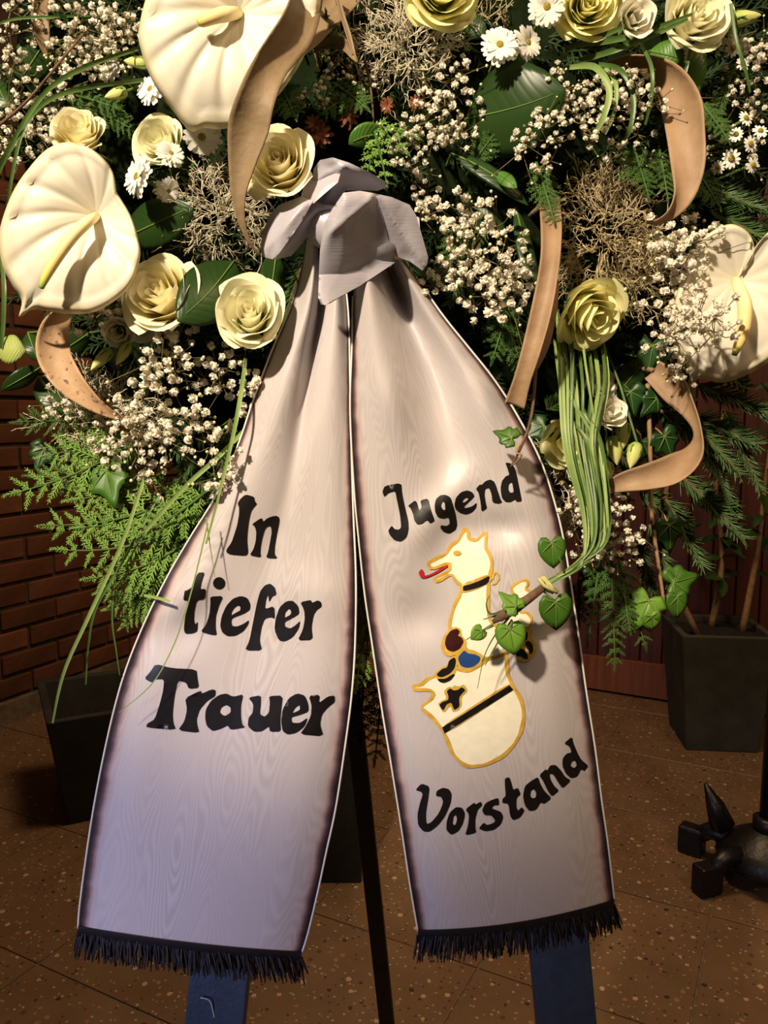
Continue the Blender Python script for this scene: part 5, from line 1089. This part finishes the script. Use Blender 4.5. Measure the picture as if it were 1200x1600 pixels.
G('florets hanging just under the big dark leaf', 845, 225, 42, 38, 20, 11.5, .63, 11)
G('sunlit florets right of the bow', 745, 350, 50, 46, 30, 14, .63, 12)
G('bright dense florets at the right ribbon shoulder', 745, 440, 88, 48, 62, 14.5, .622, 13, clump=6)
G('florets between the bow and narrow peach leaf', 795, 395, 34, 56, 26, 12, .64, 14)
G('large florets left of the right anthurium top', 1078, 400, 38, 62, 42, 17, .625, 15, clump=6)
G('florets beside the left rim of right anthurium', 1050, 450, 40, 44, 26, 15, .635, 16)
G('floret spray lying across the right anthurium spadix', 1085, 520, 66, 38, 38, 14, .60, 17, root=(1040, 500), clump=6)
G('florets at the lower tip of the right anthurium', 1060, 560, 28, 28, 12, 13, .63, 18)
G('bright florets in the middle of the left lower spray', 265, 620, 70, 78, 66, 15, .628, 19)
G('florets right below the open yellow rose', 250, 550, 44, 40, 18, 14, .635, 20)
G('sparse florets between cream rose and left ribbon tail', 362, 600, 40, 62, 26, 15, .632, 21, gap=1.2)
G('florets left of the speckled leaf tip', 120, 650, 56, 40, 24, 11, .655, 22)
G('florets above the pale mottled ivy leaf', 215, 700, 62, 44, 34, 13.5, .638, 23)
G('small floret cluster close to the left ribbon edge', 335, 722, 38, 34, 17, 14, .625, 24)
G('few florets low on the left thuja', 225, 752, 26, 20, 8, 13, .64, 25)
G('dense florets under the hanging grass bundle', 955, 825, 52, 62, 62, 11.5, .632, 26)
G('florets between grass bundle and right ribbon edge', 905, 815, 24, 40, 18, 11, .64, 27)
G('tiny sparse florets above the bright central sprig', 535, 100, 52, 62, 26, 7, .655, 28, budn=1.2)
G('tiny florets behind the yellow rose and bow', 490, 165, 40, 30, 10, 7, .655, 29, budn=1.2)
G('florets at the top right beneath the pale bud', 1165, 60, 36, 40, 26, 11, .66, 30)
G('florets in the right edge daisy cluster', 1175, 170, 34, 72, 26, 9.5, .675, 31)
G('pale florets left of the right edge daisies', 1130, 120, 30, 40, 14, 9, .68, 32)
G('florets behind the right florets by hooked leaf', 1010, 270, 40, 40, 14, 8.5, .68, 33)
G('florets right of the white top bloom behind grass', 1120, 240, 34, 36, 12, 9, .685, 34)
G('pale florets under the left anthurium chin', 175, 500, 40, 24, 14, 13, .665, 35)
G('florets low behind the lisianthus buds', 945, 760, 30, 30, 12, 10, .665, 36)
G('few florets above the lower edge of hooked leaf', 1045, 180, 26, 60, 12, 10, .68, 37)
# ------------------------------------------------------------------ conifer fronds
C_ = conifer
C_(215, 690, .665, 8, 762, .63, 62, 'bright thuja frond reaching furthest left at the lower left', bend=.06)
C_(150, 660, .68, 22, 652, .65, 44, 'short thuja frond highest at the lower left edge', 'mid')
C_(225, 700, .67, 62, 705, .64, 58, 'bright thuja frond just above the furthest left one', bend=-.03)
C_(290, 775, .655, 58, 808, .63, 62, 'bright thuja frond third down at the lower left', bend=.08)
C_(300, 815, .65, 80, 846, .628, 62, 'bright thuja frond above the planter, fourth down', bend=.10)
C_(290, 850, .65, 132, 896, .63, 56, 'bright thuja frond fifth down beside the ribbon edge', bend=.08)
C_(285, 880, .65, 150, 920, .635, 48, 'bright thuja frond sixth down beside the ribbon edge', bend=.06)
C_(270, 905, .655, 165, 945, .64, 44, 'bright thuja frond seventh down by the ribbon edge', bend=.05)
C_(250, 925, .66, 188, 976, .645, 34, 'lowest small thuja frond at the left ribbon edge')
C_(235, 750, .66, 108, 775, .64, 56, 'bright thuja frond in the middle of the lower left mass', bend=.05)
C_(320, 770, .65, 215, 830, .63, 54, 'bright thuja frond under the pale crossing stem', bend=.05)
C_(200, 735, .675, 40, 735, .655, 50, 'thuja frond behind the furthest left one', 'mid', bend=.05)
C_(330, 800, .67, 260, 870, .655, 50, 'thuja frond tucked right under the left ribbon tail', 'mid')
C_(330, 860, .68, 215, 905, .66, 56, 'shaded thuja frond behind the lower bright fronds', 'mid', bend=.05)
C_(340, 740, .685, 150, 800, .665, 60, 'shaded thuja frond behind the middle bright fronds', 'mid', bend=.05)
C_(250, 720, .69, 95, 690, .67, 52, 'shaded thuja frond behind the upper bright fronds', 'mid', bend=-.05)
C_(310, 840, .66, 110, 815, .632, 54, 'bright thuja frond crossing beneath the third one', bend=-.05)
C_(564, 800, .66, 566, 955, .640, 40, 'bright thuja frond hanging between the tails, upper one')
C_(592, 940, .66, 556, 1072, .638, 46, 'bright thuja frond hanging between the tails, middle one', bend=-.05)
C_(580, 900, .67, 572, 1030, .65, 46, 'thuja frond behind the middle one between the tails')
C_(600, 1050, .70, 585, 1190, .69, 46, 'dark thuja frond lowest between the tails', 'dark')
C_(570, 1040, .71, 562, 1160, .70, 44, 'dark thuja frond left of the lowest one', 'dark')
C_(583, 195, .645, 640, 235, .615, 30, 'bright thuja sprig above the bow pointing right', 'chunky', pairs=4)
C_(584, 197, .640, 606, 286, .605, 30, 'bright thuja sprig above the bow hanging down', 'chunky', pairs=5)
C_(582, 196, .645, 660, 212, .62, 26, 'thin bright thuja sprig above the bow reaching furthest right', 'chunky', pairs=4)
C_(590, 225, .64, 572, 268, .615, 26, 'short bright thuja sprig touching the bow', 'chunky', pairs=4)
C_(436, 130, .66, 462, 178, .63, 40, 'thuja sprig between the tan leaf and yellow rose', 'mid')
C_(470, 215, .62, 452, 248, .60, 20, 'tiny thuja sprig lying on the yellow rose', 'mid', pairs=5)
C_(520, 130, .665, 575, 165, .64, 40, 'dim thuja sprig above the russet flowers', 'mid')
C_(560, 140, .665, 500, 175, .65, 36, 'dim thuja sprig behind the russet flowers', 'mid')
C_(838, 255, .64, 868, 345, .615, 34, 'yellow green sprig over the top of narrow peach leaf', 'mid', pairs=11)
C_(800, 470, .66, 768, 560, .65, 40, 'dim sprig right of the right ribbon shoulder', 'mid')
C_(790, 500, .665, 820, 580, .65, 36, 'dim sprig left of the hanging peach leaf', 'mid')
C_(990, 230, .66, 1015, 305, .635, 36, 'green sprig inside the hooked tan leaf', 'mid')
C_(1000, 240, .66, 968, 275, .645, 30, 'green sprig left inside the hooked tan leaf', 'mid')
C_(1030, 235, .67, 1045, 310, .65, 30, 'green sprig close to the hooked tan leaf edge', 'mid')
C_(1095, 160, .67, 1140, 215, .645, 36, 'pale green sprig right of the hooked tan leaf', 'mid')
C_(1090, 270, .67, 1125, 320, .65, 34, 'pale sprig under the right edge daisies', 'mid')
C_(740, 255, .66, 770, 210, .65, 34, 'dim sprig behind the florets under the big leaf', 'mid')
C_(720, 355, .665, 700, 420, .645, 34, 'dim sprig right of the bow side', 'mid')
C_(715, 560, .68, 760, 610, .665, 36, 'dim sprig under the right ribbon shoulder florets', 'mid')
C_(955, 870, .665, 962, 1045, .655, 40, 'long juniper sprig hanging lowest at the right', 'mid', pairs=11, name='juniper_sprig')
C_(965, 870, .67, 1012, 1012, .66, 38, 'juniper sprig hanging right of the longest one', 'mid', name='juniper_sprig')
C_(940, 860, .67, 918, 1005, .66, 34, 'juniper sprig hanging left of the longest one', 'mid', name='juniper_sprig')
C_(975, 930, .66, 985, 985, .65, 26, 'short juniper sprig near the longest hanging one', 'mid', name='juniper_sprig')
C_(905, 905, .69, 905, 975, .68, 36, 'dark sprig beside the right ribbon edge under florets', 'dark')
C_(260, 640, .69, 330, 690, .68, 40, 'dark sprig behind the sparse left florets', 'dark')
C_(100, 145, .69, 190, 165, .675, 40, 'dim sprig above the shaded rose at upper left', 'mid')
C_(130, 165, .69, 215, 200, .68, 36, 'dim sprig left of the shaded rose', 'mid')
yw = yew
yw(1060, 640, .70, 1160, 735, .66, 34, 'needle twig right of the curled ring leaf')
yw(1090, 600, .70, 1200, 640, .67, 34, 'needle twig under the right anthurium')
yw(1060, 740, .70, 1165, 835, .66, 34, 'needle twig reaching furthest down right')
yw(1040, 780, .70, 1100, 880, .67, 32, 'needle twig below the curled ring leaf')
yw(1015, 820, .70, 1050, 905, .675, 28, 'needle twig above the lower right ivy')
yw(1100, 690, .71, 1150, 800, .685, 32, 'needle twig hanging in the lower right dark')
yw(1030, 640, .715, 1110, 700, .70, 34, 'dark needle twig inside the curled ring leaf')
yw(1085, 650, .72, 1185, 690, .69, 34, 'needle twig right of the ring leaf, pointing to the frame edge')
yw(1075, 770, .71, 1140, 790, .68, 32, 'needle twig just above the furthest down right one')
yw(1000, 770, .715, 1080, 820, .70, 32, 'dark needle twig beneath the curled ring leaf')
yw(960, 700, .72, 1020, 780, .71, 30, 'dark needle twig behind the lisianthus buds')
yw(990, 840, .71, 1020, 920, .69, 28, 'dark needle twig right of the hanging juniper')
yw(1130, 640, .72, 1190, 760, .70, 32, 'needle twig hanging nearest the right frame edge')
yw(1110, 330, .68, 1205, 372, .645, 34, 'needle twig above the right anthurium')
yw(1120, 300, .68, 1200, 325, .66, 30, 'needle twig under the small daisies at right')
yw(1150, 100, .69, 1120, 175, .67, 26, 'needle twig left of the right edge daisies')
yw(360, 655, .67, 325, 830, .64, 24, 'dark needle twig at the left ribbon edge')
yw(300, 690, .68, 275, 790, .66, 26, 'dark needle twig under the small floret cluster')
yw(260, 670, .68, 320, 760, .66, 26, 'dark needle twig between florets and thuja')
yw(880, 680, .69, 842, 720, .67, 26, 'dark needle twig beside the right ribbon shoulder')
yw(855, 640, .69, 880, 620, .67, 24, 'dark needle twig behind the grass bundle')
yw(1100, 560, .70, 1165, 600, .68, 30, 'needle twig at the right anthurium lower rim')
yw(600, 420, .71, 545, 520, .69, 24, 'dark needle twig in the gap under the bow')
yw(470, 420, .70, 440, 500, .67, 24, 'dark needle twig between cream rose and ribbon')
yw(760, 360, .69, 700, 470, .67, 26, 'dark needle twig behind the florets right of bow')
yw(240, 300, .69, 300, 250, .67, 24, 'dark needle twig behind the upper left daisies')
